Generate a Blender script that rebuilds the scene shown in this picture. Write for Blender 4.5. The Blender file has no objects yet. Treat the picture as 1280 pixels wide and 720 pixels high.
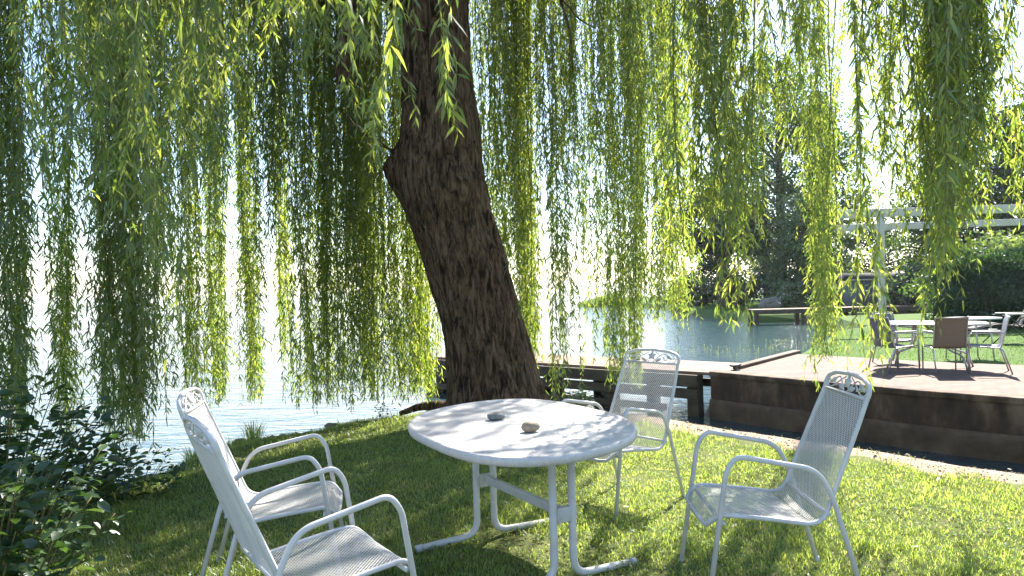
import bpy, bmesh, math, random
import numpy as np
from mathutils import Vector, Matrix, noise as mnoise

random.seed(11)
RNG = np.random.default_rng(7)
scene = bpy.context.scene
COL = scene.collection
R = math.radians

# ------------------------------------------------------------------ camera geometry (metres; camera stands on the lawn looking along +Y)
CAM_H, FPX, ROLL, HZ = 1.42, 933.5, R(1.5), 362.0

def ray(px, py):
    a, b = px - 640.0, py - HZ
    return (a * math.cos(ROLL) - b * math.sin(ROLL)) / FPX, (a * math.sin(ROLL) + b * math.cos(ROLL)) / FPX

def at_depth(px, py, Y):
    a, b = ray(px, py)
    return np.array([a * Y, Y, CAM_H - b * Y])

def at_height(px, py, z):
    a, b = ray(px, py)
    Y = (CAM_H - z) / b
    return np.array([a * Y, Y, z])

# ------------------------------------------------------------------ object helpers
def link(o, parent=None):
    COL.objects.link(o)
    if parent is not None:
        o.parent = parent
    return o

def tag(o, label=None, cat=None, group=None, kind=None):
    if label: o['label'] = label
    if cat: o['category'] = cat
    if group: o['group'] = group
    if kind: o['kind'] = kind
    return o

def thing(name, label, cat, loc=(0, 0, 0), rz=0.0, group=None):
    o = bpy.data.objects.new(name, None)
    o.empty_display_size = 0.2
    link(o)
    o.location = loc
    o.rotation_euler = (0, 0, rz)
    return tag(o, label, cat, group)

def np_mesh(name, V, faces, mat, parent=None, smooth=False):
    """V: (n,3); faces: list of integer arrays, each (m,k) with one k"""
    V = np.asarray(V, dtype=np.float32)
    me = bpy.data.meshes.new(name)
    fl = [np.asarray(f, dtype=np.int32) for f in faces if len(f)]
    loops = np.concatenate([f.ravel() for f in fl])
    tot = np.concatenate([np.full(len(f), f.shape[1], dtype=np.int32) for f in fl])
    start = np.concatenate([[0], np.cumsum(tot)[:-1]]).astype(np.int32)
    me.vertices.add(len(V)); me.vertices.foreach_set('co', V.ravel())
    me.loops.add(len(loops)); me.loops.foreach_set('vertex_index', loops)
    me.polygons.add(len(tot)); me.polygons.foreach_set('loop_start', start)
    if smooth:
        me.polygons.foreach_set('use_smooth', np.ones(len(tot), dtype=bool))
    me.update(calc_edges=True)
    me.validate()
    if mat: me.materials.append(mat)
    return link(bpy.data.objects.new(name, me), parent)

class MB:
    """collects shapes for ONE mesh object"""
    def __init__(self):
        self.V = []; self.F = {}; self.n = 0
    def add(self, V, *faces):
        for f in faces:
            f = np.asarray(f, dtype=np.int64)
            if len(f):
                self.F.setdefault(f.shape[1], []).append(f + self.n)
        self.V.append(np.asarray(V, dtype=float)); self.n += len(V)
        return self
    def box(self, lo, hi, M=None, bev=0.0):
        lo, hi = np.array(lo, float), np.array(hi, float)
        if bev > 0:
            bm = bmesh.new()
            bmesh.ops.create_cube(bm, size=1.0)
            for v in bm.verts:
                v.co = Vector([(lo[i] + hi[i]) / 2 + v.co[i] * (hi[i] - lo[i]) for i in range(3)])
            bmesh.ops.bevel(bm, geom=list(bm.edges), offset=bev, segments=2, profile=0.6, affect='EDGES')
            bm.verts.index_update()
            V = np.array([v.co[:] for v in bm.verts])
            fs = {}
            for f in bm.faces:
                fs.setdefault(len(f.verts), []).append([v.index for v in f.verts])
            bm.free()
            if M is not None: V = V @ np.array(M)[:3, :3].T + np.array(M)[:3, 3]
            return self.add(V, *[np.array(x) for x in fs.values()])
        V = np.array([[x, y, z] for x in (lo[0], hi[0]) for y in (lo[1], hi[1]) for z in (lo[2], hi[2])])
        if M is not None: V = V @ np.array(M)[:3, :3].T + np.array(M)[:3, 3]
        return self.add(V, np.array([[0, 1, 3, 2], [4, 6, 7, 5], [0, 4, 5, 1], [2, 3, 7, 6], [0, 2, 6, 4], [1, 5, 7, 3]]))
    def beam(self, p, q, w, h, bev=0.006, up=(0, 0, 1)):
        """rectangular timber from p to q; p, q are the centre of the section, w across, h along up"""
        p, q = Vector(p), Vector(q)
        d = (q - p); L = d.length; d.normalize()
        s = d.cross(Vector(up)).normalized(); u = s.cross(d)
        M = Matrix((( d.x, s.x, u.x, p.x), (d.y, s.y, u.y, p.y), (d.z, s.z, u.z, p.z), (0, 0, 0, 1)))
        return self.box((0, -w / 2, -h / 2), (L, w / 2, h / 2), M, bev)
    def tube(self, pts, r, n=10, cap=True, closed=False):
        P = np.asarray(pts, float); m = len(P)
        rr = np.full(m, r, float) if np.isscalar(r) else np.asarray(r, float)
        T = np.zeros_like(P)
        T[1:-1] = P[2:] - P[:-2]; T[0] = P[1] - P[0]; T[-1] = P[-1] - P[-2]
        if closed: T[0] = P[1] - P[-1]; T[-1] = P[0] - P[-2]
        T /= np.linalg.norm(T, axis=1)[:, None] + 1e-12
        a = np.array([0, 0, 1.0]) if abs(T[0, 2]) < 0.9 else np.array([1.0, 0, 0])
        u = np.cross(T[0], a); u /= np.linalg.norm(u)
        ang = np.arange(n) * 2 * math.pi / n
        rings = []
        for i in range(m):
            u = u - T[i] * np.dot(u, T[i]); u /= np.linalg.norm(u) + 1e-12
            v = np.cross(T[i], u)
            rings.append(P[i] + rr[i] * (np.cos(ang)[:, None] * u + np.sin(ang)[:, None] * v))
        V = np.concatenate(rings)
        i0 = np.arange(m if closed else m - 1)[:, None] * n; k = np.arange(n)[None, :]
        i1 = ((np.arange(m if closed else m - 1) + 1) % m)[:, None] * n
        F = np.stack([i0 + k, i0 + (k + 1) % n, i1 + (k + 1) % n, i1 + k], -1).reshape(-1, 4)
        tri = []
        if cap and not closed:
            V = np.concatenate([V, [P[0]], [P[-1]]])
            for kk in range(n):
                tri.append([m * n, (kk + 1) % n, kk]); tri.append([m * n + 1, (m - 1) * n + kk, (m - 1) * n + (kk + 1) % n])
        return self.add(V, F, np.array(tri, dtype=int).reshape(-1, 3))
    def build(self, name, mat, parent=None, smooth=False):
        return np_mesh(name, np.concatenate(self.V), [np.concatenate(v) for v in self.F.values()], mat, parent, smooth)

def fillet(pts, r, n=6):
    """polyline with rounded corners; r scalar or per-point"""
    P = [np.array(p, float) for p in pts]
    out = [P[0]]
    for i in range(1, len(P) - 1):
        ri = r if np.isscalar(r) else r[i]
        a, b, c = P[i - 1], P[i], P[i + 1]
        d1, d2 = a - b, c - b
        l1, l2 = np.linalg.norm(d1), np.linalg.norm(d2)
        t = min(ri, 0.48 * l1, 0.48 * l2)
        if t < 1e-4: out.append(b); continue
        s, e = b + d1 / l1 * t, b + d2 / l2 * t
        for k in range(n + 1):
            w = k / n
            out.append((1 - w) ** 2 * s + 2 * w * (1 - w) * b + w * w * e)
    out.append(P[-1])
    return np.array(out)

def catmull(pts, n=8):
    P = np.array(pts, float)
    P = np.vstack([2 * P[0] - P[1], P, 2 * P[-1] - P[-2]])
    out = []
    for i in range(1, len(P) - 2):
        for k in range(n):
            t = k / n
            p0, p1, p2, p3 = P[i - 1:i + 3]
            out.append(0.5 * ((2 * p1) + (p2 - p0) * t + (2 * p0 - 5 * p1 + 4 * p2 - p3) * t * t + (3 * p1 - p0 - 3 * p2 + p3) * t ** 3))
    out.append(P[-2])
    return np.array(out)

def resample(P, n):
    P = np.asarray(P, float)
    s = np.concatenate([[0], np.cumsum(np.linalg.norm(np.diff(P, axis=0), axis=1))])
    t = np.linspace(0, s[-1], n)
    return np.stack([np.interp(t, s, P[:, i]) for i in range(P.shape[1])], -1)

# ------------------------------------------------------------------ materials
def new_mat(name):
    m = bpy.data.materials.new(name); m.use_nodes = True
    nt = m.node_tree
    for n in list(nt.nodes): nt.nodes.remove(n)
    out = nt.nodes.new('ShaderNodeOutputMaterial')
    return m, nt, out

def N(nt, typ, **kw):
    n = nt.nodes.new(typ)
    for k, v in kw.items():
        if k in n.inputs: n.inputs[k].default_value = v
        else: setattr(n, k, v)
    return n

def ramp(nt, src, stops):
    r = nt.nodes.new('ShaderNodeValToRGB')
    el = r.color_ramp.elements
    while len(el) < len(stops): el.new(0.5)
    for e, (p, c) in zip(el, stops):
        e.position = p; e.color = (*c, 1) if len(c) == 3 else c
    nt.links.new(src, r.inputs[0])
    return r.outputs[0]

def surface(name, stops, scale=5.0, rough=0.7, bump=0.0, bscale=None, detail=6.0, stretch=(1, 1, 1), coord='Object', spec=0.4, metal=0.0, fine=None, bdist=0.01):
    m, nt, out = new_mat(name)
    tc = N(nt, 'ShaderNodeTexCoord'); mp = N(nt, 'ShaderNodeMapping')
    mp.inputs['Scale'].default_value = stretch
    nt.links.new(tc.outputs[coord], mp.inputs[0])
    no = N(nt, 'ShaderNodeTexNoise', Scale=scale, Detail=detail, Roughness=0.6)
    nt.links.new(mp.outputs[0], no.inputs['Vector'])
    p = N(nt, 'ShaderNodeBsdfPrincipled', Roughness=rough, Metallic=metal)
    p.inputs['Specular IOR Level'].default_value = spec
    nt.links.new(ramp(nt, no.outputs[0], stops), p.inputs['Base Color'])
    if bump:
        nb = N(nt, 'ShaderNodeTexNoise', Scale=bscale or scale * 4, Detail=8.0, Roughness=0.65)
        nt.links.new(mp.outputs[0], nb.inputs['Vector'])
        b = N(nt, 'ShaderNodeBump', Strength=bump, Distance=bdist)
        nt.links.new(nb.outputs[0], b.inputs['Height'])
        nt.links.new(b.outputs[0], p.inputs['Normal'])
    nt.links.new(p.outputs[0], out.inputs[0])
    return m

def leaf_mat(name, dif_a, dif_b, tra_a, tra_b, mix=0.5, gloss=0.08, rough=0.45, under=None):
    """thin leaf: reflected and transmitted light, each leaf its own tint"""
    m, nt, out = new_mat(name)
    g = N(nt, 'ShaderNodeNewGeometry')
    cd = ramp(nt, g.outputs['Random Per Island'], [(0.0, dif_a), (1.0, dif_b)])
    if under:
        mu = N(nt, 'ShaderNodeMixRGB'); nt.links.new(g.outputs['Backfacing'], mu.inputs[0]); nt.links.new(cd, mu.inputs[1]); mu.inputs[2].default_value = (*under, 1)
        cd = mu.outputs[0]
    ct = ramp(nt, g.outputs['Random Per Island'], [(0.0, tra_a), (1.0, tra_b)])
    d = N(nt, 'ShaderNodeBsdfDiffuse'); t = N(nt, 'ShaderNodeBsdfTranslucent')
    nt.links.new(cd, d.inputs[0]); nt.links.new(ct, t.inputs[0])
    mx = N(nt, 'ShaderNodeMixShader'); mx.inputs[0].default_value = mix
    nt.links.new(d.outputs[0], mx.inputs[1]); nt.links.new(t.outputs[0], mx.inputs[2])
    gl = N(nt, 'ShaderNodeBsdfGlossy', Roughness=rough)
    gl.inputs[0].default_value = (0.8, 0.85, 0.9, 1)
    m2 = N(nt, 'ShaderNodeMixShader'); m2.inputs[0].default_value = gloss
    nt.links.new(mx.outputs[0], m2.inputs[1]); nt.links.new(gl.outputs[0], m2.inputs[2])
    nt.links.new(m2.outputs[0], out.inputs[0])
    return m

M = {}
M['white_metal'] = surface('powder_coated_metal', [(0.3, (0.45, 0.43, 0.41)), (0.42, (0.54, 0.525, 0.515)), (0.7, (0.61, 0.595, 0.585))], 13, 0.42, 0.15, 160, spec=0.5, bdist=0.002)
M['mesh_metal'] = surface('coated_mesh_metal', [(0.3, (0.56, 0.54, 0.52)), (0.7, (0.66, 0.64, 0.62))], 9, 0.45, spec=0.5)
M['dark_rubber'] = surface('foot_cap_plastic', [(0.3, (0.45, 0.45, 0.46)), (0.7, (0.55, 0.55, 0.56))], 20, 0.6)
M['willow_leaf'] = leaf_mat('willow_leaf', (0.028, 0.052, 0.014), (0.060, 0.088, 0.022), (0.22, 0.37, 0.035), (0.60, 0.66, 0.10), 0.54, 0.05, 0.4, under=(0.066, 0.092, 0.058))
M['twig'] = surface('willow_twig', [(0.3, (0.10, 0.08, 0.03)), (0.7, (0.17, 0.15, 0.05))], 8, 0.7)
M['grass'] = leaf_mat('grass_blade', (0.095, 0.150, 0.026), (0.20, 0.24, 0.060), (0.36, 0.52, 0.06), (0.60, 0.67, 0.14), 0.55, 0.06, 0.4)
M['mown_grass'] = leaf_mat('mown_grass_blade', (0.045, 0.095, 0.020), (0.085, 0.145, 0.032), (0.09, 0.20, 0.025), (0.17, 0.29, 0.04), 0.45, 0.04, 0.5)
M['clover'] = leaf_mat('clover_leaf', (0.05, 0.12, 0.025), (0.10, 0.18, 0.05), (0.20, 0.33, 0.03), (0.34, 0.46, 0.05), 0.5, 0.025, 0.5)
M['dry_leaf'] = leaf_mat('fallen_leaf', (0.16, 0.11, 0.05), (0.27, 0.23, 0.10), (0.15, 0.10, 0.03), (0.25, 0.20, 0.06), 0.3, 0.03, 0.4)
M['shrub_leaf'] = leaf_mat('broad_shrub_leaf', (0.030, 0.066, 0.024), (0.062, 0.105, 0.038), (0.06, 0.13, 0.02), (0.13, 0.22, 0.035), 0.40, 0.06, 0.35)
M['tree_leaf'] = leaf_mat('far_tree_leaf', (0.035, 0.070, 0.022), (0.075, 0.120, 0.035), (0.07, 0.14, 0.02), (0.16, 0.24, 0.04), 0.42, 0.06, 0.5)
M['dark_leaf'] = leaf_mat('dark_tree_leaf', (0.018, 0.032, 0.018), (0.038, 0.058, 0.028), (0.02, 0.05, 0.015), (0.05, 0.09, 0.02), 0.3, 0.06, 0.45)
M['pale_leaf'] = leaf_mat('pale_bush_leaf', (0.070, 0.110, 0.040), (0.120, 0.160, 0.060), (0.14, 0.22, 0.03), (0.24, 0.32, 0.06), 0.45, 0.08, 0.5)
M['hedge_leaf'] = leaf_mat('hedge_leaf', (0.022, 0.050, 0.018), (0.050, 0.090, 0.030), (0.04, 0.10, 0.015), (0.08, 0.16, 0.02), 0.35, 0.06, 0.45)
M['weed_leaf'] = leaf_mat('water_weed', (0.10, 0.12, 0.03), (0.18, 0.19, 0.06), (0.2, 0.24, 0.04), (0.3, 0.34, 0.07), 0.45, 0.05, 0.5)
M['tree_bark'] = surface('far_tree_bark', [(0.3, (0.05, 0.04, 0.03)), (0.7, (0.11, 0.085, 0.065))], 3, 0.9, 0.5, 8)
M['timber'] = surface('weathered_dark_timber', [(0.25, (0.045, 0.032, 0.022)), (0.6, (0.10, 0.072, 0.048)), (0.85, (0.16, 0.125, 0.085))], 3, 0.85, 0.5, 26, stretch=(1, 1, 3))
M['deck'] = surface('sun_bleached_deck_timber', [(0.25, (0.12, 0.070, 0.048)), (0.55, (0.19, 0.120, 0.085)), (0.85, (0.27, 0.19, 0.14))], 2.2, 0.8, 0.4, 30)
M['steel'] = surface('brushed_garden_steel', [(0.3, (0.38, 0.38, 0.38)), (0.7, (0.50, 0.50, 0.49))], 12, 0.38, spec=0.6, metal=0.6)
M['sling_blue'] = surface('grey_blue_sling', [(0.3, (0.10, 0.11, 0.15)), (0.7, (0.15, 0.16, 0.21))], 60, 0.8)
M['sling_brown'] = surface('brown_sling', [(0.3, (0.17, 0.125, 0.09)), (0.7, (0.24, 0.18, 0.13))], 60, 0.8)
M['sling_black'] = surface('black_sling', [(0.3, (0.015, 0.015, 0.016)), (0.7, (0.03, 0.03, 0.032))], 60, 0.8)
M['grey_top'] = surface('frosted_glass_table_top', [(0.3, (0.45, 0.46, 0.50)), (0.7, (0.55, 0.56, 0.60))], 5, 0.25, spec=0.6)
M['cream_paint'] = surface('cream_painted_timber', [(0.3, (0.48, 0.45, 0.37)), (0.7, (0.58, 0.55, 0.46))], 3, 0.6, 0.1, 30)
M['brown_post'] = surface('brown_post_paint', [(0.3, (0.13, 0.065, 0.04)), (0.7, (0.20, 0.10, 0.065))], 4, 0.7, 0.2, 30)
M['shed_wall'] = surface('grey_shed_boards', [(0.3, (0.12, 0.12, 0.135)), (0.7, (0.19, 0.19, 0.205))], 2, 0.8, 0.2, 20)
M['shed_roof'] = surface('dark_roof_felt', [(0.3, (0.03, 0.03, 0.03)), (0.7, (0.06, 0.055, 0.05))], 6, 0.9)
M['grey_stone'] = surface('grey_pebble', [(0.3, (0.10, 0.105, 0.10)), (0.7, (0.20, 0.21, 0.195))], 30, 0.65, 0.2, 120, bdist=0.002)
M['tan_stone'] = surface('tan_pebble', [(0.3, (0.20, 0.155, 0.105)), (0.7, (0.36, 0.29, 0.205))], 26, 0.7, 0.25, 120, bdist=0.002)
M['bank_stone'] = surface('bank_stone', [(0.3, (0.13, 0.115, 0.09)), (0.7, (0.26, 0.235, 0.19))], 7, 0.85, 0.6, 24)
M['gravel'] = surface('gravel_stones', [(0.3, (0.15, 0.115, 0.09)), (0.7, (0.32, 0.26, 0.20))], 14, 0.85)
M['sand'] = surface('sandy_path', [(0.25, (0.13, 0.090, 0.062)), (0.5, (0.25, 0.175, 0.125)), (0.75, (0.35, 0.255, 0.19))], 5, 0.95, 0.6, 60, detail=10)
M['driftwood'] = surface('driftwood', [(0.3, (0.14, 0.10, 0.065)), (0.7, (0.33, 0.26, 0.18))], 6, 0.85, 0.6, 40)
M['white_canvas'] = surface('white_canvas', [(0.3, (0.72, 0.72, 0.72)), (0.7, (0.80, 0.80, 0.79))], 10, 0.8)
M['iron'] = surface('dark_cast_iron', [(0.3, (0.02, 0.02, 0.02)), (0.7, (0.05, 0.04, 0.035))], 20, 0.55, 0.2, 80)
M['concrete_stain'] = None

def make_tabletop_mat():
    m, nt, out = new_mat('mottled_table_top')
    tc = N(nt, 'ShaderNodeTexCoord')
    a = N(nt, 'ShaderNodeTexNoise', Scale=7.0, Detail=8.0, Roughness=0.65)
    b = N(nt, 'ShaderNodeTexNoise', Scale=140.0, Detail=3.0)
    nt.links.new(tc.outputs['Object'], a.inputs['Vector']); nt.links.new(tc.outputs['Object'], b.inputs['Vector'])
    ca = ramp(nt, a.outputs[0], [(0.3, (0.50, 0.46, 0.43)), (0.5, (0.58, 0.55, 0.53)), (0.72, (0.64, 0.62, 0.61))])
    cb = ramp(nt, b.outputs[0], [(0.35, (0.86, 0.85, 0.84)), (0.6, (1, 1, 1))])
    mx = N(nt, 'ShaderNodeMixRGB', blend_type='MULTIPLY'); mx.inputs[0].default_value = 1
    nt.links.new(ca, mx.inputs[1]); nt.links.new(cb, mx.inputs[2])
    p = N(nt, 'ShaderNodeBsdfPrincipled', Roughness=0.5)
    nt.links.new(mx.outputs[0], p.inputs['Base Color'])
    bp = N(nt, 'ShaderNodeBump', Strength=0.05, Distance=0.0004); nt.links.new(b.outputs[0], bp.inputs['Height'])
    nt.links.new(bp.outputs[0], p.inputs['Normal'])
    nt.links.new(p.outputs[0], out.inputs[0])
    return m
M['table_top'] = make_tabletop_mat()

def make_bark():
    m, nt, out = new_mat('willow_bark')
    tc = N(nt, 'ShaderNodeTexCoord'); mp = N(nt, 'ShaderNodeMapping')
    mp.inputs['Scale'].default_value = (1, 1, 0.2); mp.inputs['Rotation'].default_value = (0, R(-14), 0)
    nt.links.new(tc.outputs['Object'], mp.inputs[0])
    v = N(nt, 'ShaderNodeTexNoise', Scale=22.0, Detail=9.0, Roughness=0.72); v.inputs['Distortion'].default_value = 0.8
    nt.links.new(mp.outputs[0], v.inputs['Vector'])
    big = N(nt, 'ShaderNodeTexNoise', Scale=2.0, Detail=5.0); nt.links.new(tc.outputs['Object'], big.inputs['Vector'])
    lich = N(nt, 'ShaderNodeTexNoise', Scale=9.0, Detail=6.0, Roughness=0.75); nt.links.new(tc.outputs['Object'], lich.inputs['Vector'])
    c = ramp(nt, v.outputs[0], [(0.40, (0.018, 0.012, 0.008)), (0.48, (0.085, 0.054, 0.034)), (0.60, (0.205, 0.142, 0.096))])
    c2 = ramp(nt, big.outputs[0], [(0.35, (0.75, 0.70, 0.64)), (0.65, (1.0, 0.95, 0.9))])
    mx = N(nt, 'ShaderNodeMixRGB', blend_type='MULTIPLY'); mx.inputs[0].default_value = 1
    nt.links.new(c, mx.inputs[1]); nt.links.new(c2, mx.inputs[2])
    lf = ramp(nt, lich.outputs[0], [(0.66, (0, 0, 0)), (0.72, (1, 1, 1))])
    mx2 = N(nt, 'ShaderNodeMixRGB'); nt.links.new(lf, mx2.inputs[0]); nt.links.new(mx.outputs[0], mx2.inputs[1])
    mx2.inputs[2].default_value = (0.30, 0.28, 0.23, 1)
    p = N(nt, 'ShaderNodeBsdfPrincipled', Roughness=0.9); p.inputs['Specular IOR Level'].default_value = 0.2
    nt.links.new(mx2.outputs[0], p.inputs['Base Color'])
    b = N(nt, 'ShaderNodeBump', Strength=0.9, Distance=0.03); nt.links.new(v.outputs[0], b.inputs['Height'])
    nt.links.new(b.outputs[0], p.inputs['Normal']); nt.links.new(p.outputs[0], out.inputs[0])
    return m
M['bark'] = make_bark()

def make_ground(name, a, b, c):
    m, nt, out = new_mat(name)
    tc = N(nt, 'ShaderNodeTexCoord')
    n1 = N(nt, 'ShaderNodeTexNoise', Scale=0.9, Detail=8.0, Roughness=0.6); n2 = N(nt, 'ShaderNodeTexNoise', Scale=38.0, Detail=6.0, Roughness=0.7)
    for n in (n1, n2): nt.links.new(tc.outputs['Object'], n.inputs['Vector'])
    ca = ramp(nt, n1.outputs[0], [(0.35, a), (0.65, b)])
    mx = N(nt, 'ShaderNodeMixRGB'); nt.links.new(ca, mx.inputs[1]); mx.inputs[2].default_value = (*c, 1)
    f = ramp(nt, n2.outputs[0], [(0.42, (0, 0, 0)), (0.62, (0.9, 0.9, 0.9))]); nt.links.new(f, mx.inputs[0])
    p = N(nt, 'ShaderNodeBsdfPrincipled', Roughness=0.95); p.inputs['Specular IOR Level'].default_value = 0.15
    nt.links.new(mx.outputs[0], p.inputs['Base Color'])
    bp = N(nt, 'ShaderNodeBump', Strength=0.8, Distance=0.03); nt.links.new(n2.outputs[0], bp.inputs['Height'])
    nt.links.new(bp.outputs[0], p.inputs['Normal']); nt.links.new(p.outputs[0], out.inputs[0])
    return m
M['soil'] = make_ground('lawn_soil', (0.100, 0.140, 0.036), (0.140, 0.170, 0.048), (0.095, 0.085, 0.045))
M['far_turf'] = make_ground('far_turf', (0.050, 0.100, 0.022), (0.080, 0.135, 0.030), (0.065, 0.110, 0.026))
M['hill'] = make_ground('wooded_hill', (0.05, 0.075, 0.05), (0.07, 0.095, 0.06), (0.06, 0.085, 0.055))

def make_water():
    m, nt, out = new_mat('lake_water')
    g = N(nt, 'ShaderNodeNewGeometry'); mp = N(nt, 'ShaderNodeMapping')
    mp.inputs['Scale'].default_value = (0.8, 2.2, 1); mp.inputs['Rotation'].default_value = (0, 0, R(8))
    nt.links.new(g.outputs['Position'], mp.inputs[0])
    n1 = N(nt, 'ShaderNodeTexNoise', Scale=1.1, Detail=4.0, Roughness=0.55); n2 = N(nt, 'ShaderNodeTexNoise', Scale=5.5, Detail=3.0, Roughness=0.5)
    for n in (n1, n2): nt.links.new(mp.outputs[0], n.inputs['Vector']); n.inputs['Distortion'].default_value = 0.5
    ad = N(nt, 'ShaderNodeMath', operation='MULTIPLY_ADD'); ad.inputs[1].default_value = 0.35
    nt.links.new(n2.outputs[0], ad.inputs[0]); nt.links.new(n1.outputs[0], ad.inputs[2])
    b = N(nt, 'ShaderNodeBump', Strength=0.52, Distance=0.12); nt.links.new(ad.outputs[0], b.inputs['Height'])
    p = N(nt, 'ShaderNodeBsdfPrincipled', Roughness=0.06, IOR=1.333)
    p.inputs['Base Color'].default_value = (0.026, 0.056, 0.066, 1)
    nt.links.new(b.outputs[0], p.inputs['Normal']); nt.links.new(p.outputs[0], out.inputs[0])
    return m
M['water'] = make_water()

def make_brick():
    m, nt, out = new_mat('terrace_brick')
    tc = N(nt, 'ShaderNodeTexCoord'); mp = N(nt, 'ShaderNodeMapping'); mp.inputs['Rotation'].default_value = (0, 0, R(-14))
    nt.links.new(tc.outputs['Object'], mp.inputs[0])
    b = N(nt, 'ShaderNodeTexBrick', Scale=1.0)
    b.inputs['Brick Width'].default_value = 0.24; b.inputs['Row Height'].default_value = 0.12; b.inputs['Mortar Size'].default_value = 0.013
    b.inputs['Color1'].default_value = (0.085, 0.040, 0.028, 1); b.inputs['Color2'].default_value = (0.150, 0.078, 0.056, 1); b.inputs['Mortar'].default_value = (0.035, 0.03, 0.02, 1)
    nt.links.new(mp.outputs[0], b.inputs['Vector'])
    n = N(nt, 'ShaderNodeTexNoise', Scale=2.3, Detail=8.0, Roughness=0.7); nt.links.new(tc.outputs['Object'], n.inputs['Vector'])
    w = ramp(nt, n.outputs[0], [(0.3, (0.72, 0.70, 0.68)), (0.7, (1.1, 1.08, 1.05))])
    mx = N(nt, 'ShaderNodeMixRGB', blend_type='MULTIPLY'); mx.inputs[0].default_value = 1
    nt.links.new(b.outputs[0], mx.inputs[1]); nt.links.new(w, mx.inputs[2])
    p = N(nt, 'ShaderNodeBsdfPrincipled', Roughness=0.85); nt.links.new(mx.outputs[0], p.inputs['Base Color'])
    bp = N(nt, 'ShaderNodeBump', Strength=0.5, Distance=0.006); bp.invert = True
    nt.links.new(b.outputs['Fac'], bp.inputs['Height']); nt.links.new(bp.outputs[0], p.inputs['Normal'])
    nt.links.new(p.outputs[0], out.inputs[0])
    return m
M['brick'] = make_brick()
M['wall'] = surface('stained_retaining_wall', [(0.30, (0.030, 0.018, 0.012)), (0.5, (0.085, 0.048, 0.030)), (0.68, (0.21, 0.135, 0.09))], 4.0, 0.85, 0.6, 14, detail=10, stretch=(1, 1, 0.45), bdist=0.03)

M['footing'] = surface('muddy_wall_footing', [(0.25, (0.06, 0.036, 0.024)), (0.5, (0.12, 0.075, 0.048)), (0.75, (0.20, 0.135, 0.09))], 3.5, 0.9, 0.7, 18, detail=10)
# ------------------------------------------------------------------ light, sky, camera
SUN_EL, SUN_AZ = 45.0, 27.0          # azimuth from +Y towards +X
sd = Vector((math.sin(R(SUN_AZ)) * math.cos(R(SUN_EL)), math.cos(R(SUN_AZ)) * math.cos(R(SUN_EL)), math.sin(R(SUN_EL))))
sun = bpy.data.lights.new('sun', 'SUN'); sun.energy = 5.0; sun.angle = R(0.53); sun.color = (1.0, 0.93, 0.82)
so = bpy.data.objects.new('sun', sun); link(so); so.rotation_euler = sd.to_track_quat('Z', 'Y').to_euler(); so.location = (4, 12, 14)
w = bpy.data.worlds.new('World'); scene.world = w; w.use_nodes = True
nt = w.node_tree
bg = nt.nodes['Background']; sky = nt.nodes.new('ShaderNodeTexSky'); sky.sky_type = 'NISHITA'; sky.sun_disc = False
sky.sun_elevation = R(SUN_EL); sky.sun_rotation = R(SUN_AZ); sky.air_density = 1.0; sky.dust_density = 0.5; sky.ozone_density = 2.0
nt.links.new(sky.outputs[0], bg.inputs[0]); bg.inputs[1].default_value = 0.082
cam = bpy.data.cameras.new('camera'); co = bpy.data.objects.new('camera', cam); link(co)
co.matrix_world = Matrix.Translation((0, 0, CAM_H)) @ Matrix.Rotation(R(90), 4, 'X') @ Matrix.Rotation(-ROLL, 4, 'Z')
cam.sensor_width = 36; cam.lens = FPX / 1280 * 36; cam.shift_y = 2 / 1280; cam.clip_end = 20000; cam.clip_start = 0.05
scene.camera = co
scene.view_settings.view_transform = 'Standard'; scene.view_settings.look = 'None'; scene.view_settings.exposure = 2.12; scene.view_settings.gamma = 1

# ------------------------------------------------------------------ terrain
WATER_Z = -0.75
LAWN = np.array([(-9, -8), (9, -8), (7.6, 0.6), (3.72, 5.48), (2.59, 6.82), (1.77, 8.01), (0.9, 8.85), (0.45, 9.25), (-0.4, 9.75), (-1.42, 9.2), (-2.23, 8.51), (-2.94, 7.72), (-3.28, 6.57), (-3.75, 5.6), (-4.6, 4.2), (-6, 2.5), (-9, 0.5)], float)

def seg_dist(X, Y, P):
    """signed distance (positive inside) to polygon P, plus index of the nearest edge"""
    best = np.full(X.shape, 1e9); idx = np.zeros(X.shape, int); inside = np.zeros(X.shape, bool)
    n = len(P)
    for i in range(n):
        a, b = P[i], P[(i + 1) % n]
        d = b - a; L2 = d @ d
        t = np.clip(((X - a[0]) * d[0] + (Y - a[1]) * d[1]) / L2, 0, 1)
        q = np.hypot(X - a[0] - t * d[0], Y - a[1] - t * d[1])
        m = q < best; best[m] = q[m]; idx[m] = i
        c = ((a[1] > Y) != (b[1] > Y)) & (X < (b[0] - a[0]) * (Y - a[1]) / (b[1] - a[1] + 1e-12) + a[0])
        inside ^= c
    return np.where(inside, best, -best), idx

def vnoise(X, Y, s, seed=0.0):
    return np.array([mnoise.noise((float(x) * s + seed, float(y) * s, seed * 1.7)) for x, y in zip(np.ravel(X), np.ravel(Y))]).reshape(np.shape(X))

def lawn_z(X, Y):
    X = np.asarray(X, float); Y = np.asarray(Y, float)
    d, i = seg_dist(X, Y, LAWN)
    lake = (i >= 7)
    wob = 0.10 * np.sin(X * 3.1 + Y * 2.3) + 0.06 * np.sin(X * 7.7 - Y * 5.9)
    d = d + np.where(lake, wob, 0.15 * wob)
    fall = np.where(lake, 0.7, 0.12)
    u = np.clip(1 - d / fall, 0, 1)
    z = -np.where(lake, 0.20, 0.05) * u * u
    o = np.clip(-d / np.where(lake, 0.8, 0.10), 0, 1)
    z = z - np.where(lake, 1.0, 1.1) * o
    z += 0.018 * np.sin(X * 1.9 + 0.6) * np.cos(Y * 1.6) + 0.008 * np.sin(X * 5.1 + Y * 4.3)
    return z

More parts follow.
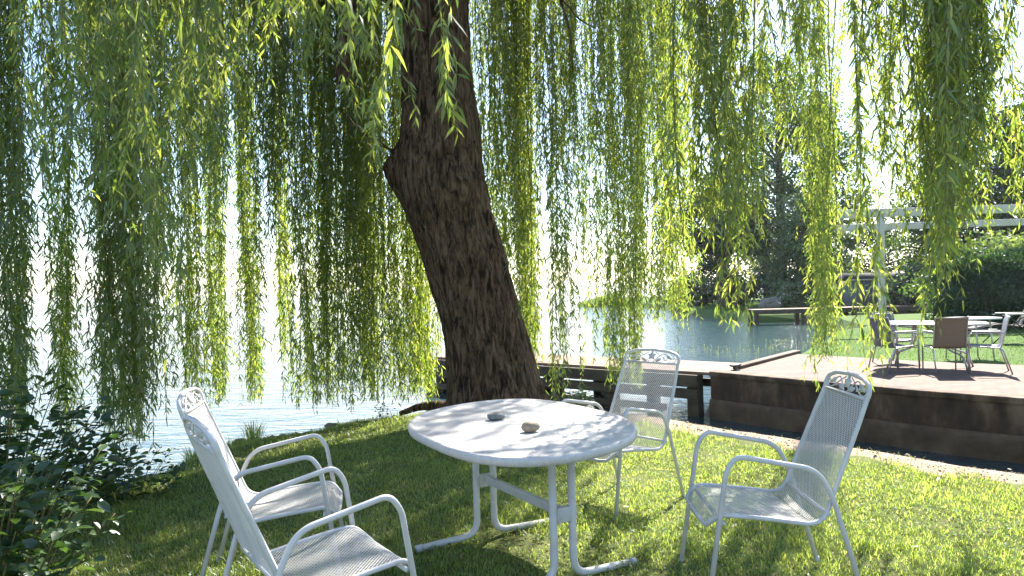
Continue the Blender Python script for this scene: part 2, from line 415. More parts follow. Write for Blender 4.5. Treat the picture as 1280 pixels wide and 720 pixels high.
gx, gy = np.meshgrid(np.arange(-8.6, 8.6, 0.075), np.arange(-6, 11.3, 0.075), indexing='ij')
gz = lawn_z(gx, gy)
ny = gx.shape[1]
ii, jj = np.meshgrid(np.arange(gx.shape[0] - 1), np.arange(ny - 1), indexing='ij')
q = (ii * ny + jj).ravel()
lawn = np_mesh('lawn', np.stack([gx.ravel(), gy.ravel(), gz.ravel()], -1), [np.stack([q, q + ny, q + ny + 1, q + 1], -1)], M['soil'], smooth=True)
tag(lawn, 'shady lakeside lawn under the willow', kind='structure')

lake_mb = MB()
xs = np.array([-6000, -1500, -300, -60, -12, 0, 12, 60, 300, 1500, 6000.]); ys = np.array([-40, 0, 12, 30, 80, 300, 1200, 5200.])
LX, LY = np.meshgrid(xs, ys, indexing='ij'); n_ = len(ys)
a, b = np.meshgrid(np.arange(len(xs) - 1), np.arange(n_ - 1), indexing='ij'); q = (a * n_ + b).ravel()
lake = np_mesh('lake', np.stack([LX.ravel(), LY.ravel(), np.full(LX.size, WATER_Z)], -1), [np.stack([q, q + n_, q + n_ + 1, q + 1], -1)], M['water'])
tag(lake, 'rippled bright lake and its side inlet', kind='structure')

# low hills on the far side of the lake
hx = np.linspace(-3600, 3600, 240)
prof = 7 + 0.4 * 16 * (0.5 + 0.5 * np.array([mnoise.noise((x * 0.0011, 3.3, 0)) for x in hx])) + 3 * np.array([mnoise.noise((x * 0.006, 1.3, 0)) for x in hx])
Vh = []
for k, (dy, f) in enumerate([(0, 0.0), (60, 0.55), (260, 1.0), (700, 0.8), (1200, 0.0)]):
    Vh.append(np.stack([hx, 3900 + dy + 160 * np.sin(hx * 0.0013), np.where(f == 0, -3.0, 0) + f * prof + (f > 0) * 1.0], -1))
Vh = np.concatenate(Vh); nh = len(hx)
a, b = np.meshgrid(np.arange(4), np.arange(nh - 1), indexing='ij'); q = (a * nh + b).ravel()
tag(np_mesh('far_hills', Vh, [np.stack([q, q + 1, q + nh + 1, q + nh], -1)], M['hill'], smooth=True), 'low hills across the lake', kind='structure')

def land(name, P, top, mat, label, skirt=1.2, depth=1.3, step=None):
    """flat land with a sloping bank down into the water"""
    bm = bmesh.new()
    P = np.array(P, float)
    c = P.mean(0)
    nrm = []
    for i in range(len(P)):
        e1 = P[i] - P[i - 1]; e2 = P[(i + 1) % len(P)] - P[i]
        t = e1 / np.linalg.norm(e1) + e2 / np.linalg.norm(e2); t /= np.linalg.norm(t)
        nrm.append(np.array([t[1], -t[0]]))
    tv = [bm.verts.new((p[0], p[1], top)) for p in P]
    bv = [bm.verts.new((p[0] + n[0] * skirt, p[1] + n[1] * skirt, top - depth)) for p, n in zip(P, nrm)]
    bm.faces.new(tv)
    for i in range(len(P)):
        j = (i + 1) % len(P)
        bm.faces.new((tv[i], bv[i], bv[j], tv[j]))
    bmesh.ops.triangulate(bm, faces=[f for f in bm.faces if len(f.verts) > 4])
    me = bpy.data.meshes.new(name); bm.to_mesh(me); bm.free(); me.materials.append(mat)
    o = link(bpy.data.objects.new(name, me)); tag(o, label, kind='structure')
    return o

# ------------------------------------------------------------------ terrace, wall, jetty
W0, W1, W2 = np.array([3.18, 12.11]), np.array([5.15, 9.44]), np.array([8.2, 6.2])
TB = np.array([(5.62, 14.75), (6.97, 12.95), (8.3, 11.75), (11.5, 8.9)])
land('far_lawn', [(4.2, 12.3), (8.6, 7.2), (30, 2), (36, 30), (34, 33), (13.2, 31), (11.2, 23.6), (9.4, 21.6), (7.6, 18.2), (5.7, 14.9)], -0.03, M['far_turf'], 'sunlit lawn behind the brick terrace', 0.9, 1.4)
land('far_bank', [(13.4, 41), (22, 40.4), (46, 40), (90, 60), (70, 150), (15, 118), (12.2, 98), (14.2, 62), (13.2, 47)], -0.33, M['far_turf'], 'grassy bank across the inlet', 1.2, 1.1)

tw = MB()
terr = np.array([W0 + (0.22, 0.16), W1 + (0.26, 0.2), W2 + (0.26, 0.2), TB[3], TB[2], TB[1], TB[0], (3.72, 12.45)])
bm = bmesh.new()
vt = [bm.verts.new((p[0], p[1], 0.0)) for p in terr]; vb = [bm.verts.new((p[0], p[1], -1.1)) for p in terr]
bm.faces.new(vt)
for i in range(len(terr)):
    j = (i + 1) % len(terr); bm.faces.new((vt[i], vb[i], vb[j], vt[j]))
bmesh.ops.recalc_face_normals(bm, faces=list(bm.faces))
me = bpy.data.meshes.new('brick_terrace'); bm.to_mesh(me); bm.free(); me.materials.append(M['brick'])
tag(link(bpy.data.objects.new('brick_terrace', me)), 'reddish brick paved terrace above the boat slip', kind='structure')

wall = thing('retaining_wall', 'dark stained low retaining wall holding up the brick terrace', 'wall', (W0[0], W0[1], 0))
def world_child(o, root):
    o.parent = root
    o.matrix_parent_inverse = Matrix.Identity(4)
    o.data.transform(Matrix.Translation(-Vector(root.location)))
    return o
mb = MB()
def offs(p, q, d):
    t = (q - p) / np.linalg.norm(q - p); return np.array([t[1], -t[0]]) * d
nrm1, nrm2 = offs(W0, W1, 1), offs(W1, W2, 1)
bis = (nrm1 + nrm2) / np.linalg.norm(nrm1 + nrm2)
def wall_course(name, prof, mat, amp, seed):
    # a rough cast course: profile (outward, height) swept along the wall, worn by noise
    ln = np.vstack([resample(np.array([W0, W1]), 150), resample(np.array([W1, W2]), 150)[1:]])
    nn = np.vstack([np.repeat(nrm1[None], 149, 0), bis[None], np.repeat(nrm2[None], 149, 0)])
    P = resample(fillet([(a, b) for a, b in prof], 0.012, 3), 34)
    V = np.zeros((len(ln), len(P), 3))
    for i in range(len(ln)):
        for k, (o, z) in enumerate(P):
            g = mnoise.noise((i * 0.11, z * 4.0, seed)) + 0.6 * mnoise.noise((i * 0.45, z * 13.0, seed + 5)) + 0.35 * mnoise.noise((i * 1.3, z * 31.0, seed + 9))
            V[i, k] = (ln[i, 0] + nn[i, 0] * (o + amp * g), ln[i, 1] + nn[i, 1] * (o + amp * g), z + amp * 0.5 * mnoise.noise((i * 0.2, k * 0.3, seed + 3)))
    a, b = np.meshgrid(np.arange(len(ln) - 1), np.arange(len(P) - 1), indexing='ij'); q = (a * len(P) + b).ravel()
    ends = [np.arange(len(P))[None], (np.arange(len(P))[::-1] + (len(ln) - 1) * len(P))[None]]
    o = np_mesh(name, V.reshape(-1, 3), [np.stack([q, q + 1, q + len(P) + 1, q + len(P)], -1), np.concatenate(ends)], mat, None, False)
    return world_child(o, wall)
wall_course('wall_panel', [(-0.24, -0.08), (-0.24, -0.46), (0.0, -0.46), (0.0, -0.075)], M['wall'], 0.010, 2.0)
wall_course('footing', [(-0.24, -0.44), (-0.24, -1.25), (0.055, -1.25), (0.05, -0.445), (-0.02, -0.43)], M['footing'], 0.016, 11.0)
wall_course('coping', [(-0.24, -0.075), (0.03, -0.075), (0.03, 0.012), (-0.24, 0.012)], M['wall'], 0.006, 23.0)

# timber jetty over the mouth of the slip
J0, J1 = np.array([3.02, 12.22]), np.array([-1.75, 16.35])
jd = (J1 - J0) / np.linalg.norm(J1 - J0); jn = np.array([-jd[1], jd[0]])
if jn[1] < 0: jn = -jn
JW = 1.62; JL = np.linalg.norm(J1 - J0)
jet = thing('timber_jetty', 'weathered timber jetty with open rails behind the willow trunk', 'jetty', (J0[0], J0[1], 0))
def jp(s, wv, z): return (J0[0] + jd[0] * s + jn[0] * wv, J0[1] + jd[1] * s + jn[1] * wv, z)
nb = 11
for k in range(nb):
    wv = (k + 0.5) * JW / nb
    b_ = MB().beam(jp(-0.25 - wv * 0.55, wv, -0.03 + random.uniform(-0.004, 0.004)), jp(JL, wv, -0.03), JW / nb - 0.010, 0.05, 0.005)
    world_child(b_.build('deck_board', M['deck']), jet)
for nm, wv, z, hh, th, s0, s1 in (('fascia_beam', -0.05, -0.155, 0.20, 0.10, 0, JL), ('fascia_beam', JW + 0.05, -0.155, 0.20, 0.10, -0.4, JL),
                          ('rail', -0.04, -0.37, 0.16, 0.09, 0, JL), ('rail', -0.04, -0.63, 0.11, 0.09, 0.6, JL), ('rail', JW + 0.04, -0.40, 0.14, 0.09, 0, JL)):
    world_child(MB().beam(jp(s0, wv, z), jp(s1, wv, z), th, hh, 0.008).build(nm, M['timber']), jet)
for s in (0.12, 1.75, 3.0, 4.3, JL - 0.15):
    for wv in (0.09, JW - 0.09):
        world_child(MB().beam(jp(s, wv, -1.9), jp(s, wv, -0.062), 0.2, 0.2, 0.01, up=(jd[0], jd[1], 0)).build('post', M['timber']), jet)
brace = MB().beam(jp(JL + 0.12, 0.1, -1.4), jp(JL + 0.35, 0.1, 0.02), 0.16, 0.16, 0.01, up=(jd[0], jd[1], 0))
world_child(brace.build('mooring_post', M['timber']), jet)

et = MB().beam((3.72, 12.46, 0.022), (5.68, 14.98, 0.022), 0.16, 0.075, 0.012).build('edging_timber', M['timber'])
tag(et, 'long dark timber edging the left side of the brick terrace', 'edging beam')
cl = thing('mooring_cleat', 'small dark iron mooring cleat on the terrace corner', 'cleat', (3.62, 12.22, 0.002), R(35))
MB().box((-0.07, -0.04, 0), (0.07, 0.04, 0.015), bev=0.004).box((-0.03, -0.018, 0.0151), (0.03, 0.018, 0.07), bev=0.006).build('base_plate', M['iron'], cl)
MB().tube(catmull([(-0.14, 0, 0.095), (-0.07, 0, 0.08), (0, 0, 0.078), (0.07, 0, 0.08), (0.14, 0, 0.095)], 5), [0.010] + [0.017] * 19 + [0.010], 8).build('horn_bar', M['iron'], cl, True)

# ------------------------------------------------------------------ garden chair (expanded-metal armchair)
PROF = fillet([(0.335, 0.352), (0.285, 0.405), (0.10, 0.388), (-0.150, 0.352), (-0.205, 0.495), (-0.365, 0.885)], [0, 0.06, 0.1, 0.085, 0.05, 0], 8)   # (forward, up) of the sling line
def half_width(s):      # half width of the sheet along the profile, s 0 (front lip) .. 1 (top)
    return np.interp(s, [0, 0.05, 0.12, 0.5, 0.9, 1.0], [0.205, 0.235, 0.247, 0.252, 0.232, 0.222])

def mesh_sheet(s0, s1):
    """expanded metal: a net of diamonds, each a thick ring round a hole"""
    P = resample(PROF, 400); S = np.linspace(0, 1, 400)
    L = np.linalg.norm(np.diff(P, axis=0), axis=1).sum()
    a = 0.0092
    nrow = int(round((s1 - s0) * L / a)); ncol = int(round(0.50 / a)); ncol -= ncol % 2
    ci, cj = np.meshgrid(np.arange(1, ncol), np.arange(1, nrow), indexing='ij')
    ok = ((ci + cj) % 2 == 0)
    cu = (ci[ok] / ncol) * 2 - 1; cs = s0 + (s1 - s0) * cj[ok] / nrow
    du, ds = 2.0 / ncol, (s1 - s0) / nrow
    ring = np.array([(1, 0), (0, 1), (-1, 0), (0, -1)], float)
    def pos(u, s, off):
        s = np.clip(s, 0, 1)
        x = np.interp(s, S, P[:, 0]); z = np.interp(s, S, P[:, 1]); y = u * half_width(s)
        tx = np.interp(s, S, np.gradient(P[:, 0])); tz = np.interp(s, S, np.gradient(P[:, 1])); l = np.hypot(tx, tz)
        sag = 0.010 * (1 - u * u)
        nx, nz = tz / l, -tx / l
        return np.stack([x + nx * (off - 0) + nx * -sag * -1 * 0 , y, z + nz * off - sag * 0.6], -1)
    V, n = [], len(cu)
    for f in (1.0, 0.84):
        for off in (0.0011, -0.0011):
            for k in range(4):
                V.append(pos(cu + ring[k, 0] * du * f, cs + ring[k, 1] * ds * f, off))
    V = np.stack(V, 1).reshape(-1, 3)          # 16 verts per diamond: outer top 0-3, outer bottom 4-7, inner top 8-11, inner bottom 12-15
    base = np.arange(n)[:, None] * 16
    F = []
    for k in range(4):
        l = (k + 1) % 4
        F.append(base + np.array([k, l, 8 + l, 8 + k])); F.append(base + np.array([4 + l, 4 + k, 12 + k, 12 + l])); F.append(base + np.array([8 + k, 8 + l, 12 + l, 12 + k]))
    return V, np.concatenate(F)

def make_chair():
    root = thing('garden_chair', 'x', 'garden chair')
    V, F = mesh_sheet(0.0, 0.43); np_mesh('seat', V, [F], M['mesh_metal'], root)
    V, F = mesh_sheet(0.43, 1.0); np_mesh('backrest', V, [F], M['mesh_metal'], root)
    # one bent tube: front lip, seat sides, back uprights and the arched top
    P = resample(PROF, 60)
    s = np.linspace(0, 1, 60)
    side = np.stack([P[:, 0], half_width(s) + 0.009, P[:, 1]], -1)
    side[:, 2] -= 0.002
    top = side[-1]
    arch = [(top[0] - 0.010, 0.238, 0.915), (-0.384, 0.215, 0.945), (-0.391, 0.15, 0.963), (-0.395, 0.0, 0.972)]
    half = np.vstack([side, arch])
    left = half[:-1]; right = half[:-1] * np.array([1, -1, 1])
    loop = np.vstack([left, [half[-1]], right[::-1]])
    front = [(0.338, -0.16, 0.340), (0.340, 0, 0.338), (0.338, 0.16, 0.340)]
    loop = np.vstack([loop, front])
    k = np.vstack([loop, loop[:1]])
    MB().tube(resample(catmull(resample(k, 150)[:-1], 2), 240)[:-1], 0.0105, 10, closed=True).build('frame', M['white_metal'], root, True)
    for sgn in (1, -1):
        y0, y1, y2 = sgn * 0.290, sgn * 0.282, sgn * 0.286
        path = fillet([(0.357, y0, 0.0), (0.262, y1, 0.60), (0.215, y1, 0.662), (-0.095, sgn * 0.276, 0.602), (-0.145, sgn * 0.276, 0.565), (-0.192, sgn * 0.277, 0.470), (-0.322, y2, 0.0)], [0, 0.05, 0.07, 0.06, 0.05, 0.06, 0], 6)
        sf = MB().tube(path, 0.0115, 12).build('side_frame', M['white_metal'], root, True)
        for fx, fy in ((0.357, y0), (-0.322, y2)):
            MB().tube([(fx, fy, -0.004), (fx - 0.001 * fx / abs(fx), fy, 0.02)], 0.0135, 10).build('foot_cap', M['dark_rubber'], sf, True)
    MB().tube([(0.278, -0.282, 0.372), (0.278, 0.282, 0.372)], 0.009, 8).build('crossbar', M['white_metal'], root, True)
    MB().tube([(-0.175, -0.274, 0.400), (-0.175, 0.274, 0.400)], 0.008, 8).build('crossbar', M['white_metal'], root, True)
    MB().tube([(-0.366, -0.230, 0.884), (-0.366, 0.230, 0.884)], 0.0075, 8).build('top_rail', M['white_metal'], root, True)
    # cast vine with leaves in the arch
    orn = MB()
    def op(y, z): return (-0.366 - (z - 0.884) * 0.33, y, z)
    for sgn in (1, -1):
        orn.tube(catmull([op(sgn * a, b) for a, b in ((0.02, 0.892), (0.05, 0.918), (0.09, 0.945), (0.125, 0.940), (0.135, 0.915), (0.112, 0.905), (0.105, 0.922))], 6), 0.0034, 6)
        orn.tube(catmull([op(sgn * a, b) for a, b in ((0.03, 0.955), (0.085, 0.93), (0.15, 0.897), (0.195, 0.893), (0.212, 0.912), (0.196, 0.925), (0.188, 0.910))], 6), 0.0034, 6)
        for (cy, cz, ang, ll) in ((0.062, 0.905, 0.4, 0.05), (0.155, 0.925, -0.5, 0.05)):
            t = np.linspace(0, 2 * math.pi, 13)[:-1]
            e = np.stack([np.cos(t) * ll / 2 , np.sin(t) * ll / 5], -1)
            c, s_ = math.cos(ang), math.sin(ang)
            pts = [(sgn * (cy + c * x - s_ * y), cz + s_ * x + c * y) for x, y in e]
            Va = np.array([op(a, b) for a, b in pts]); Vb = Va.copy(); Va[:, 0] += 0.003; Vb[:, 0] -= 0.003
            m = 12; kk = np.arange(m)
            orn.add(np.vstack([Va, Vb]), np.array([kk]), np.array([kk[::-1] + m]), np.stack([kk, kk + m, (kk + 1) % m + m, (kk + 1) % m], -1))
    star = [(0, 0.966), (0.012, 0.945), (0.034, 0.942), (0.020, 0.926), (0.026, 0.905), (0, 0.912), (-0.026, 0.905), (-0.020, 0.926), (-0.034, 0.942), (-0.012, 0.945)]
    Va = np.array([op(a, b) for a, b in star]); Vb = Va.copy(); Va[:, 0] += 0.004; Vb[:, 0] -= 0.004
    m = len(star); kk = np.arange(m)
    ctr = np.array([op(0, 0.930)]); f_ = np.stack([kk, (kk + 1) % m, np.full(m, 2 * m)], -1); g_ = np.stack([(kk + 1) % m + m, kk + m, np.full(m, 2 * m + 1)], -1)
    orn.add(np.vstack([Va, Vb, ctr + (0.007, 0, 0), ctr - (0.007, 0, 0)]), f_, g_, np.stack([kk, kk + m, (kk + 1) % m + m, (kk + 1) % m], -1))
    orn.build('vine_ornament', M['white_metal'], root, True)
    return root

def copy_tree(o, parent=None):
    c = o.copy(); COL.objects.link(c)
    if parent is not None: c.parent = parent
    for ch in [x for x in bpy.data.objects if x.parent == o]:
        copy_tree(ch, c)
    return c

chair_poses = [
    (1.169, 3.484, 178.4, 'white mesh armchair standing alone right of the table with its back to the wall'),
    (-1.257, 3.822, 11.0, 'white mesh armchair half hidden behind the front left armchair'),
    (-0.806, 2.855, 34.0, 'white mesh armchair nearest the camera, cut by the bottom edge'),
    (0.676, 4.977, 220.3, 'white mesh armchair facing the camera behind the table'),
]
proto = make_chair()
for k, (x, y, a, lab) in enumerate(chair_poses):
    o = proto if k == 0 else copy_tree(proto)
    o.location = (x, y, float(lawn_z(x, y)) + 0.006); o.rotation_euler = (0, 0, R(a))
    tag(o, lab, 'garden chair', 'white mesh garden armchairs')

# ------------------------------------------------------------------ garden table
TZ = 0.72
TC = np.array([0.015, 3.93])
tab = thing('garden_table', 'oval white garden table on tubular trestle legs with two pebbles on it', 'garden table', (TC[0], TC[1], 0), 0)
tp = [(504, 533), (512, 541), (525, 547), (541, 552), (572, 564), (600, 571), (640, 574), (690, 573), (730, 567), (760, 560), (785, 550), (795, 542), (796, 535), (773, 522.5), (748, 513.5), (709, 503.7), (681, 500.5), (624, 500.3), (593, 503), (554, 509.6), (521, 520), (508, 528)]
tq = np.array([at_height(u, v, TZ)[:2] for u, v in tp]) - TC
th = np.arctan2(tq[:, 1], tq[:, 0]); rad = np.hypot(tq[:, 0], tq[:, 1])
basis = lambda t: np.stack([np.ones_like(t)] + [f(2 * k * t) for k in (1, 2, 3) for f in (np.cos, np.sin)], -1)
coef = np.linalg.lstsq(basis(th), 1 / rad ** 2, rcond=None)[0]      # a centrally symmetric oval
nt_ = 96
t = np.arange(nt_) * 2 * math.pi / nt_
rr = 1 / np.sqrt(basis(t) @ coef)
ringd = [(0.0, None, 0.0), (0.10, 0, TZ - 0.004), (0.032, 0, TZ - 0.004), (0.024, 0, TZ + 0.001), (0.015, 0, TZ + 0.0035), (0.006, 0, TZ + 0.001), (0.0, 0, TZ - 0.010), (0.001, 0, TZ - 0.024), (0.006, 0, TZ - 0.036), (0.012, 0, TZ - 0.038), (0.018, 0, TZ - 0.034), (0.03, 0, TZ - 0.026)]
V = [np.array([[0, 0, TZ - 0.004]])]
for ins, _, z in ringd[1:]:
    r_ = rr - ins; V.append(np.stack([r_ * np.cos(t), r_ * np.sin(t), np.full(nt_, z)], -1))
V.append(np.array([[0, 0, TZ - 0.026]]))
V = np.concatenate(V); nr = len(ringd) - 1
k = np.arange(nt_); k1 = (k + 1) % nt_
F4 = np.concatenate([np.stack([1 + i * nt_ + k, 1 + (i + 1) * nt_ + k, 1 + (i + 1) * nt_ + k1, 1 + i * nt_ + k1], -1) for i in range(nr - 1)])
F3 = np.concatenate([np.stack([np.zeros(nt_, int), 1 + k, 1 + k1], -1), np.stack([np.full(nt_, len(V) - 1), 1 + (nr - 1) * nt_ + k1, 1 + (nr - 1) * nt_ + k], -1)])
np_mesh('table_top', V, [F4, F3], M['table_top'], tab, True)
ax = np.array([0.5, -0.866]); ac = np.array([0.866, 0.5])
def tp3(al, ac_, z): return (ax[0] * al + ac[0] * ac_, ax[1] * al + ac[1] * ac_, z)
for al in (0.40, -0.40):
    for sgn in (1, -1):
        c_ = 0.055
        p_ = fillet([tp3(al, sgn * c_, TZ - 0.03), tp3(al, sgn * c_, 0.035), tp3(al, sgn * 0.40, 0.022)], 0.09, 7)
        lg = MB().tube(p_, 0.019, 12).build('leg', M['white_metal'], tab, True)
        MB().tube([tp3(al, sgn * 0.395, 0.022), tp3(al, sgn * 0.432, 0.021)], 0.0215, 12).build('foot_cap', M['dark_rubber'], lg, True)
    br = MB()
    br.beam(tp3(al, -0.040, 0.335), tp3(al, 0.074, 0.335), 0.032, 0.075, 0.008)
    MB().beam(tp3(al, -0.075, 0.655), tp3(al, 0.075, 0.655), 0.03, 0.03, 0.004).build('leg_spacer', M['white_metal'], tab)
    br.build('leg_bracket', M['white_metal'], tab)
    MB().beam(tp3(al, -0.28, TZ - 0.045), tp3(al, 0.28, TZ - 0.045), 0.05, 0.022, 0.004).build('top_bearer', M['white_metal'], tab)
MB().beam(tp3(-0.375, 0, 0.345), tp3(0.375, 0, 0.345), 0.022, 0.05, 0.006).build('crossbar', M['white_metal'], tab)

def pebble(name, label, c, size, rz, mat, cat='pebble', seed=0, rough=0.12, sub=4):
    bm = bmesh.new(); bmesh.ops.create_icosphere(bm, subdivisions=sub, radius=1.0)
    for v in bm.verts:
        n_ = mnoise.noise(v.co * 1.3 + Vector((seed, 0, 0))) * rough + mnoise.noise(v.co * 3.1 + Vector((0, seed, 0))) * rough * 0.4
        v.co = Vector((v.co.x * size[0], v.co.y * size[1], max(v.co.z, -0.86) * size[2])) * (1 + n_)
    zmin = min(v.co.z for v in bm.verts)
    for v in bm.verts: v.co.z -= zmin
    for f in bm.faces: f.smooth = True
    me = bpy.data.meshes.new(name); bm.to_mesh(me); bm.free(); me.materials.append(mat)
    o = link(bpy.data.objects.new(name, me)); o.location = c; o.rotation_euler = (0, 0, rz)
    return tag(o, label, cat)
p1 = at_height(620, 524, TZ); p2 = at_height(663, 539, TZ)
pebble('pebble', 'flat dark grey pebble near the middle of the table', (p1[0], p1[1], TZ - 0.0038), (0.050, 0.036, 0.0215), 0.3, M['grey_stone'], seed=3)
pebble('pebble', 'rounded tan pebble on the table, taller than the grey one', (p2[0], p2[1], TZ - 0.0038), (0.047, 0.037, 0.029), 0.4, M['tan_stone'], seed=9)

# ------------------------------------------------------------------ weeping willow
TY = 8.35
wil = thing('willow_tree', 'big weeping willow with leaning furrowed trunk and hanging leafy curtains', 'tree', (-0.18, TY, 0))
tc_px = [(622, 545, 150), (620, 515, 124), (614, 465, 109), (599, 390, 104), (578, 315, 104), (556, 245, 110), (550, 205, 108), (551, 150, 95), (547, 100, 88), (545, 50, 83), (542, 0, 84), (540, -60, 88)]
tcs = np.array([np.append(at_depth(u, v, TY), w_ / 2 / FPX * TY) for u, v, w_ in tc_px])
tcs[0, 2] = -0.25; tcs[0, 3] = 0.74
path = resample(catmull(tcs, 8), 230)
nth = 110
V = []
for i, (x, y, z, r) in enumerate(path):
    for k in range(nth):
        a_ = 2 * math.pi * k / nth
        ca, sa = math.cos(a_), math.sin(a_)
        tw_ = a_ + z * 0.22
        qv = Vector((math.cos(tw_) * 2.9, math.sin(tw_) * 2.9, z * 0.75))
        n1 = 1 - abs(mnoise.noise(qv * 1.35 + Vector((0, 0, 4)))) * 2.0
        n2 = mnoise.noise(Vector((math.cos(tw_) * 6.5, math.sin(tw_) * 6.5, z * 2.4)))
        n3 = mnoise.noise(Vector((ca * 0.9, sa * 0.9, z * 0.8 + 7)))
        rd = r * (1 + 0.045 * n3) + 0.032 * n1 + 0.024 * n2 - 0.022
        if z < 0.9:                                   # root flare in lobes
            fl = (0.9 - z) / 1.15
            rd += 0.13 * fl * fl * (0.6 + 0.7 * math.sin(a_ * 5 + 1.0) + 0.3 * math.sin(a_ * 3))
        d_ = (a_ - math.pi + 0.35 + math.pi) % (2 * math.pi) - math.pi
        rd += (0.15 + 0.09 * n2 + 0.05 * n3) * math.exp(-abs(d_ / 0.50) ** 2.6 - abs((z - 2.74) / 0.27) ** 2.4)      # old branch collar on the left
        rd += 0.07 * math.exp(-((a_ - 5.2) / 0.5) ** 2 - ((z - 2.55) / 0.25) ** 2)
        V.append((x + ca * rd, y + sa * rd, z + 0.12 * ca * 0))
V = np.array(V); m = len(path)
i0 = np.arange(m - 1)[:, None] * nth; k = np.arange(nth)[None, :]
F = np.stack([i0 + k, i0 + (k + 1) % nth, i0 + nth + (k + 1) % nth, i0 + nth + k], -1).reshape(-1, 4)
world_child(np_mesh('trunk', V, [F], M['bark'], None, True), wil)
FORK = path[-1, :3].copy()

def limb_path(p, mids, q):
    return catmull([p] + mids + [q], 8)

class Leaves:
    """hanging twigs with leaves, collected into one mesh"""
    def __init__(self): self.lv = []; self.n = 0; self.tw = MB(); self.F4 = []; self.F3 = []
    def add_leaves(self, P, D, L, Wd, roll):
        """P base points, D unit directions, L lengths, Wd half widths"""
        n = len(P)
        if n == 0: return
        D = D / (np.linalg.norm(D, axis=1)[:, None] + 1e-9)
        h = np.stack([np.cos(roll), np.sin(roll), np.zeros(n)], -1)
        S = np.cross(D, h); S /= np.linalg.norm(S, axis=1)[:, None] + 1e-9
        U = np.cross(S, D)
        dn = np.array([0, 0, -1.0])
        a = P + D * (L * 0.34)[:, None] + U * (L * 0.02)[:, None]
        b = P + D * (L * 0.68)[:, None] + dn * (L * 0.05)[:, None]
        tip = P + D * (L * 0.98)[:, None] + dn * (L * 0.17)[:, None]
        w1 = S * Wd[:, None]; w2 = S * (Wd * 0.78)[:, None]
        fold = U * (Wd * 0.35)[:, None]
        self.lv.append(np.stack([P, a + w1 + fold, a - w1 + fold, b + w2 + fold, b - w2 + fold, tip], 1).reshape(-1, 3))
        i = (np.arange(n) * 6 + self.n)[:, None]
        self.F4.append(i + np.array([1, 3, 4, 2])); self.F3.append(i + np.array([0, 1, 2])); self.F3.append(i + np.array([3, 5, 4]))
        self.n += n * 6
    def strand(self, P, leaf, spacing, thick=0.0016, twig_n=3, bare=0.0, fuzz=1.0):
        s = np.concatenate([[0], np.cumsum(np.linalg.norm(np.diff(P, axis=0), axis=1))]); L = s[-1]
        if L < 0.05: return
        self.tw.tube(P, np.linspace(thick * 1.7, thick * 0.6, len(P)), twig_n, cap=False)
        n = int(L * (1 - bare) / spacing)
        if n < 2: return
        tt = bare * L + np.sort(RNG.random(n)) * L * (1 - bare)
        pos = np.stack([np.interp(tt, s, P[:, i]) for i in range(3)], -1)
        tg = np.stack([np.interp(tt, s, np.gradient(P[:, i], s + np.arange(len(s)) * 1e-9)) for i in range(3)], -1)
        tg /= np.linalg.norm(tg, axis=1)[:, None] + 1e-9
        az = np.arange(n) * 2.4 + RNG.random(n) * 1.2 + RNG.random() * 6.28
        rad_ = np.stack([np.cos(az), np.sin(az), np.zeros(n)], -1)
        ang = np.radians(RNG.normal(40, 19, n)) * fuzz
        d = tg * np.cos(ang)[:, None] + rad_ * np.sin(ang)[:, None]
        d[:, 2] -= 0.25
        ll = leaf * RNG.uniform(0.45, 1.2, n) * np.where(tt > L - 0.25, 0.8, 1.0)
        self.add_leaves(pos, d, ll, ll * RNG.uniform(0.065, 0.10, n), RNG.random(n) * 6.28)
    def build(self, mat, parent, twig_mat=None):
        tv = np.concatenate(self.tw.V) if self.tw.V else np.zeros((0, 3))
        V = np.concatenate(self.lv + [tv])
        tf = [f + self.n for f in self.tw.F.get(4, [])]
        F4 = np.concatenate(self.F4 + tf); F3 = np.concatenate(self.F3)
        o = np_mesh('foliage', V, [F4, F3], mat)
        if twig_mat:
            o.data.materials.append(twig_mat)
            nl = sum(len(f) for f in self.F4); mi = np.zeros(len(F4) + len(F3), np.int32); mi[nl:len(F4)] = 1
            o.data.polygons.foreach_set('material_index', mi)
        o.parent = parent
        return o

def frame_top_z(Y): return CAM_H + 0.395 * Y

